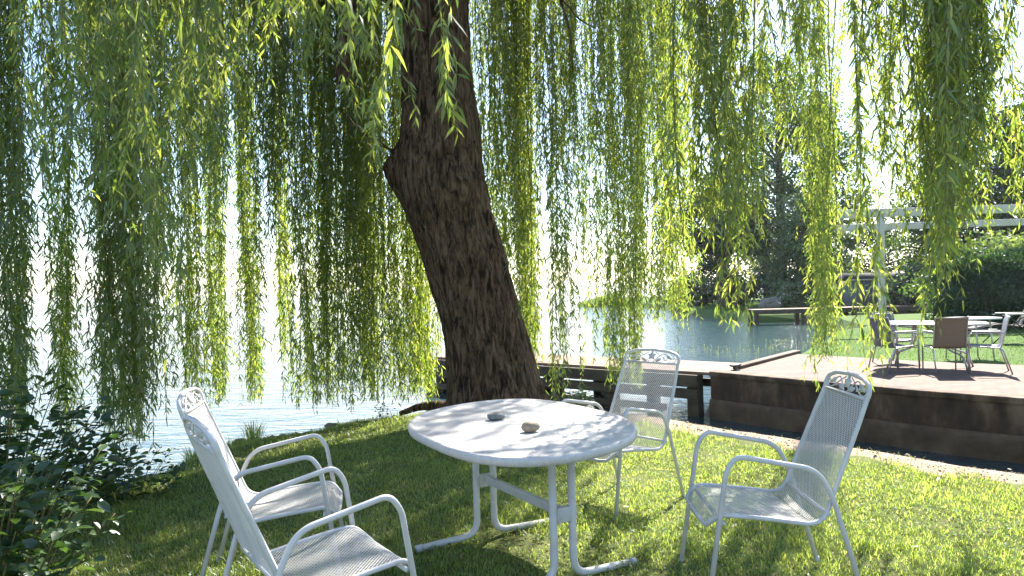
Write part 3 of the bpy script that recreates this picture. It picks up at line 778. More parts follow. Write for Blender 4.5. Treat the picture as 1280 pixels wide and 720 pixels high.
def curtain(x0, x1, ybot, yvar, Y, n, leaf=0.094, sub=4, spacing=0.027, ydep=0.8, clump=0.88, up=(0.15, 1.1), arch=0.7, box=None):
    """one bough of the willow with the twigs that hang from it; x0..ybot say where on the photograph's frame its twigs end"""
    xs = []
    nc = max(2, int(n / 9))
    cl = RNG.uniform(x0, x1, nc); clb = RNG.normal(0, yvar, nc)
    ends = []
    for i in range(n):
        if RNG.random() < clump:
            c = RNG.integers(nc); px = cl[c] + RNG.normal(0, (x1 - x0) * 0.022 + 2.2); pb = ybot + clb[c] + RNG.normal(0, yvar * 0.45)
        else:
            px = RNG.uniform(x0, x1); pb = ybot + RNG.normal(0, yvar)
        if RNG.random() < 0.30: pb -= abs(RNG.normal(0, 30 + yvar * 2.0))
        y_ = Y + RNG.normal(0, ydep * 0.5)
        e = at_depth(px, pb, y_); e[2] = max(e[2], 0.12)
        ends.append(e)
    zt = frame_top_z(Y)
    if box is not None:              # an unseen part of the crown, added to cast shade: box = (x0, x1, z of the twig ends, z of the bough)
        ends = [np.array([RNG.uniform(box[0], box[1]), Y + RNG.normal(0, ydep), box[2] + RNG.normal(0, 0.25)]) for _ in range(n)]
        zt = box[3]
    ends = np.array(ends)
    cx = ends[:, 0].mean(); hw = max(0.25, (ends[:, 0].max() - ends[:, 0].min()) / 2)
    tip = np.array([cx, Y, zt + 0.35 + 0.3 * up[1]])
    # bough: out of the fork, over the top, ending above the curtain with a crosswise twig spray
    v = tip - FORK; dist = np.linalg.norm(v[:2])
    side = np.array([-v[1], v[0], 0]) / (dist + 1e-6)
    m1 = FORK + v * 0.33 + side * RNG.normal(0, 0.25) + np.array([0, 0, arch + 0.12 * dist])
    m2 = FORK + v * 0.70 + side * RNG.normal(0, 0.2) + np.array([0, 0, arch * 0.9 + 0.10 * dist])
    bp_ = limb_path(FORK + np.array([0, 0, -0.25]), [m1, m2], tip)
    mb = MB().tube(bp_, np.linspace(0.035 + 0.010 * min(dist, 5), 0.012, len(bp_)), 8)
    lv = Leaves()
    nb_ = max(3, int(n / 10))
    sprays = []
    for j in range(nb_):
        tx = cx - hw + (j + 0.5) * 2 * hw / nb_
        s0 = bp_[RNG.integers(int(len(bp_) * 0.72), len(bp_))]
        e0 = np.array([tx, Y + RNG.normal(0, ydep * 0.4), zt + RNG.uniform(*up) + 0.1])
        mid = (s0 + e0) / 2 + np.array([0, 0, 0.18])
        sp = catmull([s0, mid, e0], 5); sprays.append(sp)
        mb.tube(sp, np.linspace(0.011, 0.005, len(sp)), 5)
    limb = mb.build('limb', M['bark'], None, True)
    world_child(limb, wil)
    for e in ends:
        j = int(np.clip((e[0] - (cx - hw)) / (2 * hw) * nb_, 0, nb_ - 1))
        s0 = sprays[j][RNG.integers(len(sprays[j]) // 2, len(sprays[j]))]
        zs = max(zt + RNG.uniform(*up), e[2] + 0.25)
        kk = max(5, int((zs - e[2]) / 0.16))
        tt = np.linspace(0, 1, kk)
        ph, ph2 = RNG.random(2) * 6.28; am = RNG.uniform(0.02, 0.10)
        lean = RNG.normal(0, 0.15, 2)
        X_ = e[0] + am * np.sin(tt * 5 + ph) * (0.3 + tt) + lean[0] * (1 - tt); Y_ = e[1] + am * np.sin(tt * 4 + ph2) + lean[1] * (1 - tt)
        Z_ = zs + (e[2] - zs) * tt
        P = np.stack([X_, Y_, Z_], -1)
        P = np.vstack([s0, (s0 + P[0]) / 2 + np.array([0, 0, 0.06]), P])
        lv.strand(P, leaf, spacing, thick=0.0045 if RNG.random() < 0.09 else 0.0016, twig_n=3, bare=0.04)
        for q_ in range(RNG.poisson(sub)):
            i_ = RNG.integers(2, len(P) - 1); p0 = P[i_]
            ln = min(RNG.uniform(0.18, 0.55), 0.55 * (p0[2] - e[2]) + 0.15)
            a_ = RNG.random() * 6.28; o_ = RNG.uniform(0.04, 0.17)
            S_ = np.array([p0, p0 + (math.cos(a_) * o_ * 0.7, math.sin(a_) * o_ * 0.7, -ln * 0.2), p0 + (math.cos(a_) * o_, math.sin(a_) * o_, -ln * 0.6), p0 + (math.cos(a_) * o_ * 1.05, math.sin(a_) * o_ * 1.05, -ln)])
            if S_[-1, 2] > 0.08: lv.strand(S_, leaf * 0.95, spacing * 0.9, thick=0.001)
    f = lv.build(M['willow_leaf'], limb, M['twig'])
    f.data.transform(Matrix.Translation(-Vector(wil.location)))
    return limb

CURTAINS = [
    # far left, dense and dark
    dict(x0=-110, x1=42, ybot=560, yvar=25, Y=6.6, n=64), dict(x0=76, x1=97, ybot=535, yvar=25, Y=7.4, n=17),
    dict(x0=122, x1=200, ybot=535, yvar=25, Y=7.0, n=56), dict(x0=205, x1=216, ybot=470, yvar=40, Y=8.6, n=9),
    dict(x0=236, x1=254, ybot=490, yvar=22, Y=8.8, n=18), dict(x0=272, x1=292, ybot=515, yvar=25, Y=9.8, n=22),
    dict(x0=300, x1=324, ybot=500, yvar=25, Y=9.6, n=22), dict(x0=344, x1=360, ybot=470, yvar=22, Y=9.8, n=15),
    dict(x0=376, x1=458, ybot=515, yvar=20, Y=9.2, n=74), dict(x0=452, x1=548, ybot=505, yvar=20, Y=9.5, n=85),
    dict(x0=228, x1=290, ybot=215, yvar=50, Y=8.2, n=24), dict(x0=318, x1=400, ybot=270, yvar=60, Y=8.2, n=34), dict(x0=395, x1=510, ybot=350, yvar=60, Y=9.6, n=46),
    dict(x0=125, x1=200, ybot=330, yvar=90, Y=8.0, n=26),
    # near left, big leaves
    dict(x0=55, x1=120, ybot=290, yvar=60, Y=3.9, n=9, sub=1.5, spacing=0.022), dict(x0=115, x1=230, ybot=240, yvar=80, Y=4.3, n=26, sub=2, spacing=0.024),
    dict(x0=230, x1=310, ybot=180, yvar=60, Y=4.5, n=20, sub=2, spacing=0.024), dict(x0=285, x1=380, ybot=100, yvar=40, Y=4.7, n=16, sub=2, spacing=0.024),
    dict(x0=448, x1=500, ybot=140, yvar=32, Y=3.3, n=9, sub=1.2, spacing=0.020), dict(x0=562, x1=580, ybot=150, yvar=25, Y=3.3, n=3, sub=0.5, spacing=0.022),
    # centre, right of the trunk
    dict(x0=595, x1=652, ybot=400, yvar=45, Y=9.6, n=50, up=(.1, .6)), dict(x0=640, x1=695, ybot=440, yvar=30, Y=9.3, n=42, up=(.1, .6)),
    dict(x0=694, x1=726, ybot=465, yvar=25, Y=9.0, n=20), dict(x0=724, x1=762, ybot=310, yvar=50, Y=9.8, n=20),
    dict(x0=756, x1=800, ybot=476, yvar=18, Y=10.0, n=42), dict(x0=792, x1=858, ybot=385, yvar=22, Y=10.4, n=58, up=(.1, .6)),
    dict(x0=600, x1=740, ybot=130, yvar=55, Y=9.6, n=34, up=(.1, .5)), dict(x0=730, x1=870, ybot=200, yvar=60, Y=8.6, n=44, up=(.1, .5)),
    # right, sunlit
    dict(x0=850, x1=960, ybot=275, yvar=38, Y=5.4, n=46), dict(x0=886, x1=952, ybot=385, yvar=35, Y=5.1, n=8),
    dict(x0=1014, x1=1054, ybot=445, yvar=20, Y=7.6, n=24), dict(x0=965, x1=1020, ybot=170, yvar=50, Y=6.6, n=18),
    dict(x0=1062, x1=1200, ybot=228, yvar=34, Y=5.3, n=36, ydep=0.45), dict(x0=1068, x1=1112, ybot=420, yvar=28, Y=4.6, n=5),
    dict(x0=1112, x1=1192, ybot=345, yvar=42, Y=4.6, n=20), dict(x0=1150, x1=1370, ybot=248, yvar=36, Y=4.9, n=60, ydep=0.45),
    dict(x0=1205, x1=1262, ybot=318, yvar=30, Y=4.6, n=7),
    # round the sides and the back of the crown, mostly outside the frame
    dict(x0=-420, x1=-130, ybot=520, yvar=40, Y=6.0, n=60, sub=2), dict(x0=1480, x1=1750, ybot=330, yvar=60, Y=5.0, n=34, sub=2),
]
for c_ in CURTAINS:
    c_ = dict(c_, n=int(c_['n'] * ((1.7 if c_['x1'] < 600 else 1.4) if c_['Y'] > 6 else 1.3)))
    curtain(**c_)
for bx, by, nn_ in (((-6.0, -3.6, 4.7, 5.6), 7.6, 46), ((-4.8, -2.2, 5.4, 6.6), 9.6, 50), ((-1.8, 0.2, 5.9, 7.0), 10.6, 38), ((-0.4, 1.3, 6.2, 7.3), 11.6, 20), ((-2.6, -0.6, 5.0, 6.8), 8.2, 46), ((-5.5, -2.8, 3.8, 5.0), 5.2, 40), ((-1.6, 1.3, 4.7, 5.8), 6.1, 90), ((1.5, 2.9, 5.7, 7.0), 9.1, 64)):
    curtain(0, 0, 0, 0, by, nn_, leaf=0.115, sub=3, spacing=0.036, ydep=0.6, box=bx, up=(0.0, 0.5))  # out-of-frame boughs added to shade the left side, table and near twigs

# heavy limbs near the fork and the broken hanging branch on the left
A0 = at_depth(540, 10, TY)
mb = MB().tube(catmull([A0, at_depth(480, -25, 8.2), at_depth(430, -20, 8.0), at_depth(395, -40, 7.9), at_depth(330, -150, 7.6)], 8), np.linspace(0.26, 0.10, 33), 14)
l1 = mb.build('limb', M['bark'], None, True); world_child(l1, wil)
hb = catmull([at_depth(442, -18, 8.0), at_depth(436, 20, 7.95), at_depth(430, 60, 7.9), at_depth(428, 105, 7.9)], 8)
stub = MB().tube(hb, np.interp(np.linspace(0, 1, len(hb)), [0, 0.4, 0.8, 1], [0.085, 0.075, 0.095, 0.06]), 12)
for q_ in range(7):
    a_ = RNG.uniform(-1, 1); x_ = RNG.uniform(418, 470)
    stub.tube(catmull([at_depth(440 + 12 * a_, 5, 7.9), at_depth(x_, 45, 7.85), at_depth(x_ + RNG.normal(0, 6), 100 + RNG.uniform(-30, 50), 7.85)], 6), 0.007, 5)
l2 = stub.build('broken_branch', M['bark'], None, True); world_child(l2, wil)
for pts in ([(492, 188, 8.1), (470, 178, 7.9), (445, 158, 7.8), (425, 130, 7.7)], [(492, 192, 8.1), (462, 165, 7.8), (440, 140, 7.7)], [(640, -40, 7.8), (700, -2, 7.0), (722, 22, 6.8), (745, 36, 6.7)], [(700, -2, 7.0), (712, 40, 6.9), (716, 90, 6.9)]):
    tw_ = MB().tube(catmull([at_depth(*p) for p in pts], 6), np.linspace(0.014, 0.005, (len(pts) - 1) * 6 + 1), 6).build('bare_twig', M['bark'], None, True); world_child(tw_, wil)

# ------------------------------------------------------------------ grass, clover, fallen leaves, path
def path_mask(X, Y):
    d, i = seg_dist(X, Y, LAWN)
    return (i >= 2) & (i <= 6) & (d < 0.55 + 0.10 * np.sin(X * 4 + Y * 3) + 0.05 * np.sin(X * 11 - Y * 7)), d

def scatter(n, ylo, yhi, spread=0.80, side=0.6):
    y = RNG.uniform(ylo, yhi, n); x = RNG.uniform(-1, 1, n) * (y * spread + side)
    return x, y

xs_, ys_ = [], []
for (a_, b_, dens) in ((1.0, 3.2, 1300), (3.2, 4.6, 8200), (4.6, 6.2, 5600), (6.2, 8.0, 3300), (8.0, 10.2, 1900)):
    area = (b_ - a_) * ((a_ + b_) * 0.80 + 1.2)
    x, y = scatter(int(area * dens), a_, b_); xs_.append(x); ys_.append(y)
gxp = np.concatenate(xs_); gyp = np.concatenate(ys_)
pm, d = path_mask(gxp, gyp)
patch = 0.5 + 0.5 * np.sin(gxp * 2.3 + np.sin(gyp * 1.7) * 1.5) * np.sin(gyp * 2.9 + np.sin(gxp * 2.1))
fine = 0.5 + 0.5 * np.sin(gxp * 17 + np.sin(gyp * 13) * 2) * np.sin(gyp * 19 + np.sin(gxp * 11) * 2)
keep = (d > -0.25) & (RNG.random(len(gxp)) < np.where(pm, 0.05, 0.55 + 0.35 * patch + 0.35 * fine))
# thin bare turf in the deep shade by the bank on the left
bare = np.clip((-gxp - 2.1) / 1.2, 0, 1) * np.clip((7.0 - gyp) / 1.0, 0, 1)
worn = np.clip(1 - np.hypot(gxp - 0.1, gyp - 3.9) / 0.9, 0, 1) * 0.5 + np.clip(np.sin(gxp * 3.7 + 2 * np.sin(gyp * 1.3)) * np.sin(gyp * 4.1 + gxp) - 0.55, 0, 1) * 1.6
keep &= RNG.random(len(gxp)) > np.maximum(bare * 0.55, worn)
gxp, gyp, patch, fine, pm, d = (v[keep] for v in (gxp, gyp, patch, fine, pm, d))
n = len(gxp)
gzp = lawn_z(gxp, gyp) - 0.004
edge = np.clip(1 - np.abs(d) / 0.35, 0, 1) * (gxp < 0.4)
h = (0.013 + 0.016 * patch + 0.017 * fine) * RNG.uniform(0.5, 1.5, n) * (1 + 0.9 * edge) * np.where(RNG.random(n) < 0.03, 1.7, 1)
az = RNG.random(n) * 6.283; lean = RNG.uniform(0.3, 1.5, n) * h
wd = RNG.uniform(0.0014, 0.0026, n) * (1 + 0.10 * np.clip(gyp - 3.5, 0, 6))
dx, dy = np.cos(az), np.sin(az); sx, sy = -dy * wd, dx * wd
B = np.stack([gxp, gyp, gzp], -1)
S = np.stack([sx, sy, np.zeros(n)], -1)
Md = B + np.stack([dx * lean * 0.3, dy * lean * 0.3, h * 0.6], -1)
Tp = B + np.stack([dx * lean, dy * lean, h], -1)
V = np.stack([B - S, B + S, Md + S * 0.8, Md - S * 0.8, Tp], 1).reshape(-1, 3)
i = (np.arange(n) * 5)[:, None]
tag(np_mesh('grass', V, [i + np.array([0, 1, 2, 3]), i + np.array([3, 2, 4])], M['grass']), 'short uneven lawn grass', kind='stuff')

def discs(name, n, size, mat, ylo, yhi, zoff, tilt, kinds=3, lab='', mask=None, leafy=1.0):
    x, y = scatter(n, ylo, yhi); pm_, d_ = path_mask(x, y)
    ok = (d_ > 0.02)
    if mask is not None: ok &= mask(x, y, pm_)
    x, y = x[ok], y[ok]; z = lawn_z(x, y) + zoff * RNG.uniform(0.3, 1.2, len(x))
    V, F = [], []; m_ = len(x)
    for k_ in range(kinds):
        a_ = RNG.random(m_) * 0.5 + k_ * 2.094 + (x * 37 % 6.28)
        sz = size * RNG.uniform(0.6, 1.25, m_)
        c = np.stack([x, y, z], -1)
        dd = np.stack([np.cos(a_), np.sin(a_), RNG.normal(0, tilt, m_)], -1) * sz[:, None]
        ss = np.stack([-np.sin(a_), np.cos(a_), RNG.normal(0, tilt, m_)], -1) * (sz * 0.42 * leafy)[:, None]
        V.append(np.stack([c, c + dd * 0.45 + ss, c + dd * 0.9 + ss * 0.7, c + dd, c + dd * 0.9 - ss * 0.7, c + dd * 0.45 - ss], 1))
    V = np.stack(V, 1).reshape(-1, 3)
    i_ = (np.arange(m_ * kinds) * 6)[:, None]
    return tag(np_mesh(name, V, [i_ + np.array([0, 1, 2, 3, 4, 5])], mat), lab, kind='stuff')
discs('clover', 12000, 0.013, M['clover'], 3.0, 8.0, 0.034, 0.35, 3, 'clover in the lawn', lambda x, y, p: (~p) & (np.sin(x * 2.1 + 1) * np.sin(y * 1.7 + x) > -0.35))
discs('fallen_leaves', 1300, 0.040, M['dry_leaf'], 3.2, 9.0, 0.03, 0.3, 1, 'narrow yellowed willow leaves fallen on the grass', None, 0.35)

# sandy strip along the slip
ed = resample(np.array([(6.4, 2.05), (3.72, 5.48), (2.59, 6.82), (1.77, 8.01), (0.9, 8.85)]), 160)
tg = np.gradient(ed, axis=0); tg /= np.linalg.norm(tg, axis=1)[:, None]; inn = np.stack([tg[:, 1], -tg[:, 0]], -1) * 1.0
if (inn[40] @ (np.array([0, 4.0]) - ed[40])) < 0: inn = -inn
rows = []
for f in np.linspace(-0.05, 1, 8):
    wv = 0.58 + 0.09 * np.sin(np.arange(160) * 0.31) + 0.05 * np.sin(np.arange(160) * 0.83)
    p = ed + inn * (f * wv)[:, None]
    z = lawn_z(p[:, 0], p[:, 1]) if f > 0 else lawn_z(*(ed + inn * 0.02).T)
    rows.append(np.stack([p[:, 0], p[:, 1], z + 0.012 * (1 - max(f, 0) ** 3) + (0.0 if f < 1 else -0.012)], -1))
V = np.concatenate(rows); a, b = np.meshgrid(np.arange(7), np.arange(159), indexing='ij'); q = (a * 160 + b).ravel()
tag(np_mesh('gravel_path', V, [np.stack([q, q + 1, q + 161, q + 160], -1)], M['sand'], smooth=True), 'sandy strip between the lawn and the slip', kind='structure')
ico = bmesh.new(); bmesh.ops.create_icosphere(ico, subdivisions=1, radius=1.0)
iv = np.array([v.co[:] for v in ico.verts]); iff = np.array([[v.index for v in f.verts] for f in ico.faces]); ico.free()
mg = 1500
kk = RNG.integers(0, 160, mg); ff = RNG.uniform(0.0, 1.1, mg)
pp = ed[kk] + inn[kk] * (ff * 0.47)[:, None] + RNG.normal(0, 0.02, (mg, 2))
sz = RNG.uniform(0.003, 0.009, mg) * np.where(RNG.random(mg) < 0.03, 2.2, 1)
zz = lawn_z(pp[:, 0], pp[:, 1]) + 0.012
V = (iv[None] * sz[:, None, None] * RNG.uniform(0.6, 1.2, (mg, 1, 3))) + np.stack([pp[:, 0], pp[:, 1], zz], -1)[:, None]
F = iff[None] + (np.arange(mg) * len(iv))[:, None, None]
tag(np_mesh('gravel', V.reshape(-1, 3), [F.reshape(-1, 3)], M['gravel']), 'small stones on the sandy strip', kind='stuff')

# ------------------------------------------------------------------ shrubs and plants near the camera
def leaf_blades(mb, P, D, L, Wr, curl=0.15):
    """broad pointed leaves (8 verts) appended to mb"""
    n = len(P); D = D / np.linalg.norm(D, axis=1)[:, None]
    h = np.tile([0, 0, 1.0], (n, 1)) + RNG.normal(0, 0.35, (n, 3))
    S = np.cross(D, h); S /= np.linalg.norm(S, axis=1)[:, None]; U = np.cross(S, D)
    L = L[:, None]; Wd = L * Wr
    mid = lambda f, c: P + D * L * f + U * (-c * L)
    V = np.stack([P, mid(.28, 0) + S * Wd * .85 + U * Wd * .3, mid(.28, 0), mid(.28, 0) - S * Wd * .85 + U * Wd * .3, mid(.62, curl * .4) + S * Wd * .85 + U * Wd * .3, mid(.62, curl * .4), mid(.62, curl * .4) - S * Wd * .85 + U * Wd * .3, mid(1.0, curl)], 1).reshape(-1, 3)
    i = (np.arange(n) * 8)[:, None]
    mb.add(V, i + np.array([1, 4, 5, 2]), i + np.array([2, 5, 6, 3]), i + np.array([0, 1, 2]), i + np.array([0, 2, 3]), i + np.array([4, 7, 5]), i + np.array([5, 7, 6]))

def shrub(name, label, cat, x, y, z, r, h, nst, leaf, mat, width=0.28, per=26, seed=0, group=None):
    root = thing(name, label, cat, (x, y, z), 0, group)
    lv = MB(); st = MB()
    for s in range(nst):
        a_ = RNG.random() * 6.28; rr_ = r * math.sqrt(RNG.random()); hh = h * RNG.uniform(0.55, 1.05) * (1 - 0.35 * (rr_ / r) ** 2)
        tip = np.array([math.cos(a_) * rr_, math.sin(a_) * rr_, hh])
        b0 = np.array([math.cos(a_) * rr_ * 0.25, math.sin(a_) * rr_ * 0.25, -0.05])
        P = catmull([b0, b0 + (tip - b0) * 0.5 + np.array([0, 0, 0.12 * hh]), tip], 6)
        st.tube(P, np.linspace(0.007, 0.002, len(P)) * (h ** 0.5), 5)
        tt = RNG.uniform(0.12, 1.0, per); s_ = np.linspace(0, 1, len(P))
        pos = np.stack([np.interp(tt, s_, P[:, i]) for i in range(3)], -1)
        az = RNG.random(per) * 6.28
        D = np.stack([np.cos(az), np.sin(az), RNG.normal(0.15, 0.35, per)], -1)
        pet = D * RNG.uniform(0.01, 0.07, per)[:, None]
        leaf_blades(lv, pos + pet, D, leaf * RNG.uniform(0.55, 1.2, per), width, 0.12)
    st.build('stem', M['twig'], root, True)
    lv.build('foliage', mat, root)
    return root

shrub('broadleaf_shrub', 'dark broad leaved shrub filling the lower left corner', 'shrub', -2.28, 3.15, -0.02, 0.60, 0.96, 54, 0.075, M['shrub_leaf'], 0.30, 36)
shrub('broadleaf_shrub', 'taller dark broad leaved shrub at the left edge by the water', 'shrub', -3.05, 4.35, -0.05, 0.75, 1.12, 50, 0.085, M['shrub_leaf'], 0.30, 36)
shrub('broadleaf_shrub', 'low leafy shrub at the water edge left of the armchairs', 'shrub', -2.85, 5.45, -0.10, 0.46, 0.50, 26, 0.075, M['shrub_leaf'], 0.30, 20)
shrub('bank_plant', 'pale green young plant at the right foot of the willow trunk', 'plant', 0.68, 8.35, -0.02, 0.24, 0.36, 13, 0.10, M['pale_leaf'], 0.17, 16)
shrub('bank_plant', 'small weedy sprig on the bank edge beside the driftwood', 'plant', -1.55, 8.75, -0.08, 0.10, 0.34, 6, 0.05, M['shrub_leaf'], 0.22, 12)

def tuft(label, x, y, n, h, z=None):
    z = float(lawn_z(x, y)) if z is None else z
    a_ = RNG.random(n) * 6.28; rr_ = RNG.random(n) * 0.10; hh = h * RNG.uniform(0.5, 1.1, n); ln = hh * RNG.uniform(0.1, 0.7, n); w_ = 0.0035
    B = np.stack([np.cos(a_) * rr_, np.sin(a_) * rr_, np.full(n, -0.02)], -1); d_ = np.stack([np.cos(a_), np.sin(a_), np.zeros(n)], -1); S = np.stack([-np.sin(a_), np.cos(a_), np.zeros(n)], -1) * w_
    up = np.array([0, 0, 1.0])
    m1 = B + d_ * (ln * 0.35)[:, None] + up * (hh * 0.62)[:, None]; t1 = B + d_ * ln[:, None] + up * hh[:, None]
    V = np.stack([B - S, B + S, m1 + S, m1 - S, t1], 1).reshape(-1, 3); i = (np.arange(n) * 5)[:, None]
    o = np_mesh('grass_tuft', V, [i + np.array([0, 1, 2, 3]), i + np.array([3, 2, 4])], M['grass']); o.location = (x, y, z)
    return tag(o, label, 'grass tuft', 'long grass tufts on the bank')
tuft('long grass tuft on the bank behind the front armchairs', -2.72, 7.75, 90, 0.26)
tuft('low broad grass tuft on the bank left of the armchairs', -3.02, 7.0, 110, 0.18)
tuft('thin grass tuft on the bank left of the willow trunk', -1.45, 9.0, 50, 0.22)

# driftwood and stones on the bank
dp = [at_depth(325, 561, 8.0), at_depth(352, 553, 8.15), at_depth(385, 546, 8.4)]
for p in dp:
    p[0] += 0.16; p[1] -= 0.16; p[2] = float(lawn_z(p[0], p[1])) + 0.012
dw = MB().tube(catmull([dp[0] - (0.1, 0.05, 0.02), dp[0], dp[1] + (0, 0, 0.03), dp[2], dp[2] + (0.12, 0.06, -0.02)], 6), np.interp(np.linspace(0, 1, 25), [0, .2, .6, 1], [0.015, 0.04, 0.034, 0.015]) * (1 + 0.35 * np.sin(np.arange(25) * 2.1)), 9)
tag(dw.build('driftwood', M['driftwood'], None, True), 'weathered driftwood log lying along the grassy bank', 'driftwood')
rt = [(-1.40, 9.05, -0.05), (-1.15, 9.05, 0.03), (-0.92, 8.95, 0.05), (-0.70, 8.75, 0.02)]
r_ = MB().tube(catmull(rt, 6), np.linspace(0.03, 0.085, 19), 9).build('root', M['bark'], None, True); world_child(r_, wil)
for (px, py, sx_, lab) in ((262, 566, 0.12, 'grey stone on the bank left of the driftwood'), (300, 560, 0.09, 'small pale stone on the bank beside the driftwood'), (415, 540, 0.10, 'flat stone at the water edge right of the driftwood'), (186, 600, 0.14, 'broad stone at the shaded water edge by the low shrub')):
    p = at_height(px, py, -0.15)
    pebble('bank_stone', lab, (p[0], p[1], float(lawn_z(p[0], p[1])) - 0.02), (sx_, sx_ * 0.7, sx_ * 0.45), RNG.random() * 3, M['bank_stone'], 'stone', seed=px, rough=0.3, sub=3)

# ------------------------------------------------------------------ patio set on the terrace
def patio_chair(x, y, rz, label, mat, group='patio chairs round the terrace table', lift=0.0):
    root = thing('patio_chair', label, 'patio chair', (x, y, 0.002 + lift), R(rz), group); root.scale = (0.92, 0.92, 0.92)
    prof = fillet([(0.24, 0.425), (0.20, 0.435), (-0.20, 0.405), (-0.30, 0.86), (-0.33, 0.92)], [0, .02, .05, .05, 0], 5)
    def sheet(a, b):
        P = resample(prof[a:b], 14); y_ = np.linspace(-0.235, 0.235, 7)
        nn = np.gradient(P, axis=0); nn /= np.linalg.norm(nn, axis=1)[:, None]; nn = np.stack([nn[:, 1], -nn[:, 0]], -1) * 0.004
        V = []
        for sgn in (1, -1):
            for i in range(14):
                for yy in y_:
                    V.append((P[i, 0] + nn[i, 0] * sgn, yy, P[i, 1] + nn[i, 1] * sgn - 0.012 * (1 - (yy / 0.235) ** 2)))
        i, j = np.meshgrid(np.arange(13), np.arange(6), indexing='ij'); q = (i * 7 + j).ravel()
        f = np.stack([q, q + 1, q + 8, q + 7], -1)
        rim = [k for k in range(6)] + [6 + 7 * k for k in range(13)] + [97 - k for k in range(6)] + [91 - 7 * k for k in range(13)]
        rim = np.array(rim); r2 = np.roll(rim, -1)
        return np.array(V), [np.concatenate([f, f[:, ::-1] + 98, np.stack([rim, rim + 98, r2 + 98, r2], -1)])]
    ns = len(prof)
    sp = int(np.argmin(prof[:, 1][4:ns - 6])) + 6
    V, F = sheet(0, sp); np_mesh('seat', V, F, mat, root, True)
    V, F = sheet(sp - 1, ns); np_mesh('backrest', V, F, mat, root, True)
    for s in (1, -1):
        yy = s * 0.255
        rail = np.array([(p[0], yy * 0.96, p[1]) for p in prof]); MB().tube(rail, 0.011, 8).build('frame', M['steel'], root, True)
        MB().tube(fillet([(0.25, yy, 0.0), (0.235, yy, 0.64), (-0.24, yy, 0.655)], 0.05, 5), 0.012, 8).build('leg', M['steel'], root, True)
        MB().tube(fillet([(-0.34, yy, 0.0), (-0.22, yy, 0.40), (0.0, yy, 0.42)], 0.06, 5), 0.012, 8).build('leg', M['steel'], root, True)
        MB().box((-0.20, yy - 0.022, 0.666), (0.20, yy + 0.022, 0.682), bev=0.006).build('armrest', M['steel'], root)
    MB().tube([(0.21, -0.25, 0.40), (0.21, 0.25, 0.40)], 0.010, 8).build('crossbar', M['steel'], root, True)
    MB().tube([(-0.325, -0.245, 0.90), (-0.325, 0.245, 0.90)], 0.010, 8).build('crossbar', M['steel'], root, True)
    return root
patio_chair(5.95, 11.65, 12, 'left patio chair with grey blue sling, facing right to the terrace table', M['sling_blue'])
patio_chair(6.55, 11.35, 80, 'brown backed patio chair seen from behind in front of the terrace table', M['sling_brown'])
patio_chair(7.07, 11.20, 152, 'right patio chair with grey sling, seen from its side', M['sling_blue'])
patio_chair(6.55, 12.75, -70, 'patio chair on the far side of the terrace table, mostly hidden', M['sling_blue'])

pt = thing('patio_table', 'grey topped steel patio table on the brick terrace', 'patio table', (6.68, 12.0, 0.002), R(-38))
t_ = np.linspace(0, 2 * math.pi, 49)[:-1]
def superell(a, b, n, z): return np.stack([a * np.sign(np.cos(t_)) * np.abs(np.cos(t_)) ** (2 / n), b * np.sign(np.sin(t_)) * np.abs(np.sin(t_)) ** (2 / n), np.full(48, z)], -1)
def slab(a, b, n, z0, z1, bev=0.006):
    r = [superell(a - bev, b - bev, n, z0), superell(a, b, n, z0 + bev), superell(a, b, n, z1 - bev), superell(a - bev, b - bev, n, z1)]
    k = np.arange(48); k1 = (k + 1) % 48
    return MB().add(np.concatenate(r), np.concatenate([np.stack([i * 48 + k, i * 48 + k1, i * 48 + 48 + k1, i * 48 + 48 + k], -1) for i in range(3)]), np.array([k[::-1]]), np.array([k + 144]))
slab(0.80, 0.46, 3.0, 0.705, 0.722).build('table_top', M['grey_top'], pt)
MB().tube(superell(0.80, 0.46, 3.0, 0.700)[:, :], 0.014, 8, closed=True).build('rim', M['steel'], pt, True)
for sx_ in (-1, 1):
    for sy_ in (-1, 1):
        MB().tube(fillet([(sx_ * 0.20, sy_ * 0.10, 0.69), (sx_ * 0.24, sy_ * 0.12, 0.30), (sx_ * 0.50, sy_ * 0.27, 0.22), (sx_ * 0.56, sy_ * 0.31, 0.0)], [0, .2, .12, 0], 7), 0.016, 10).build('leg', M['steel'], pt, True)

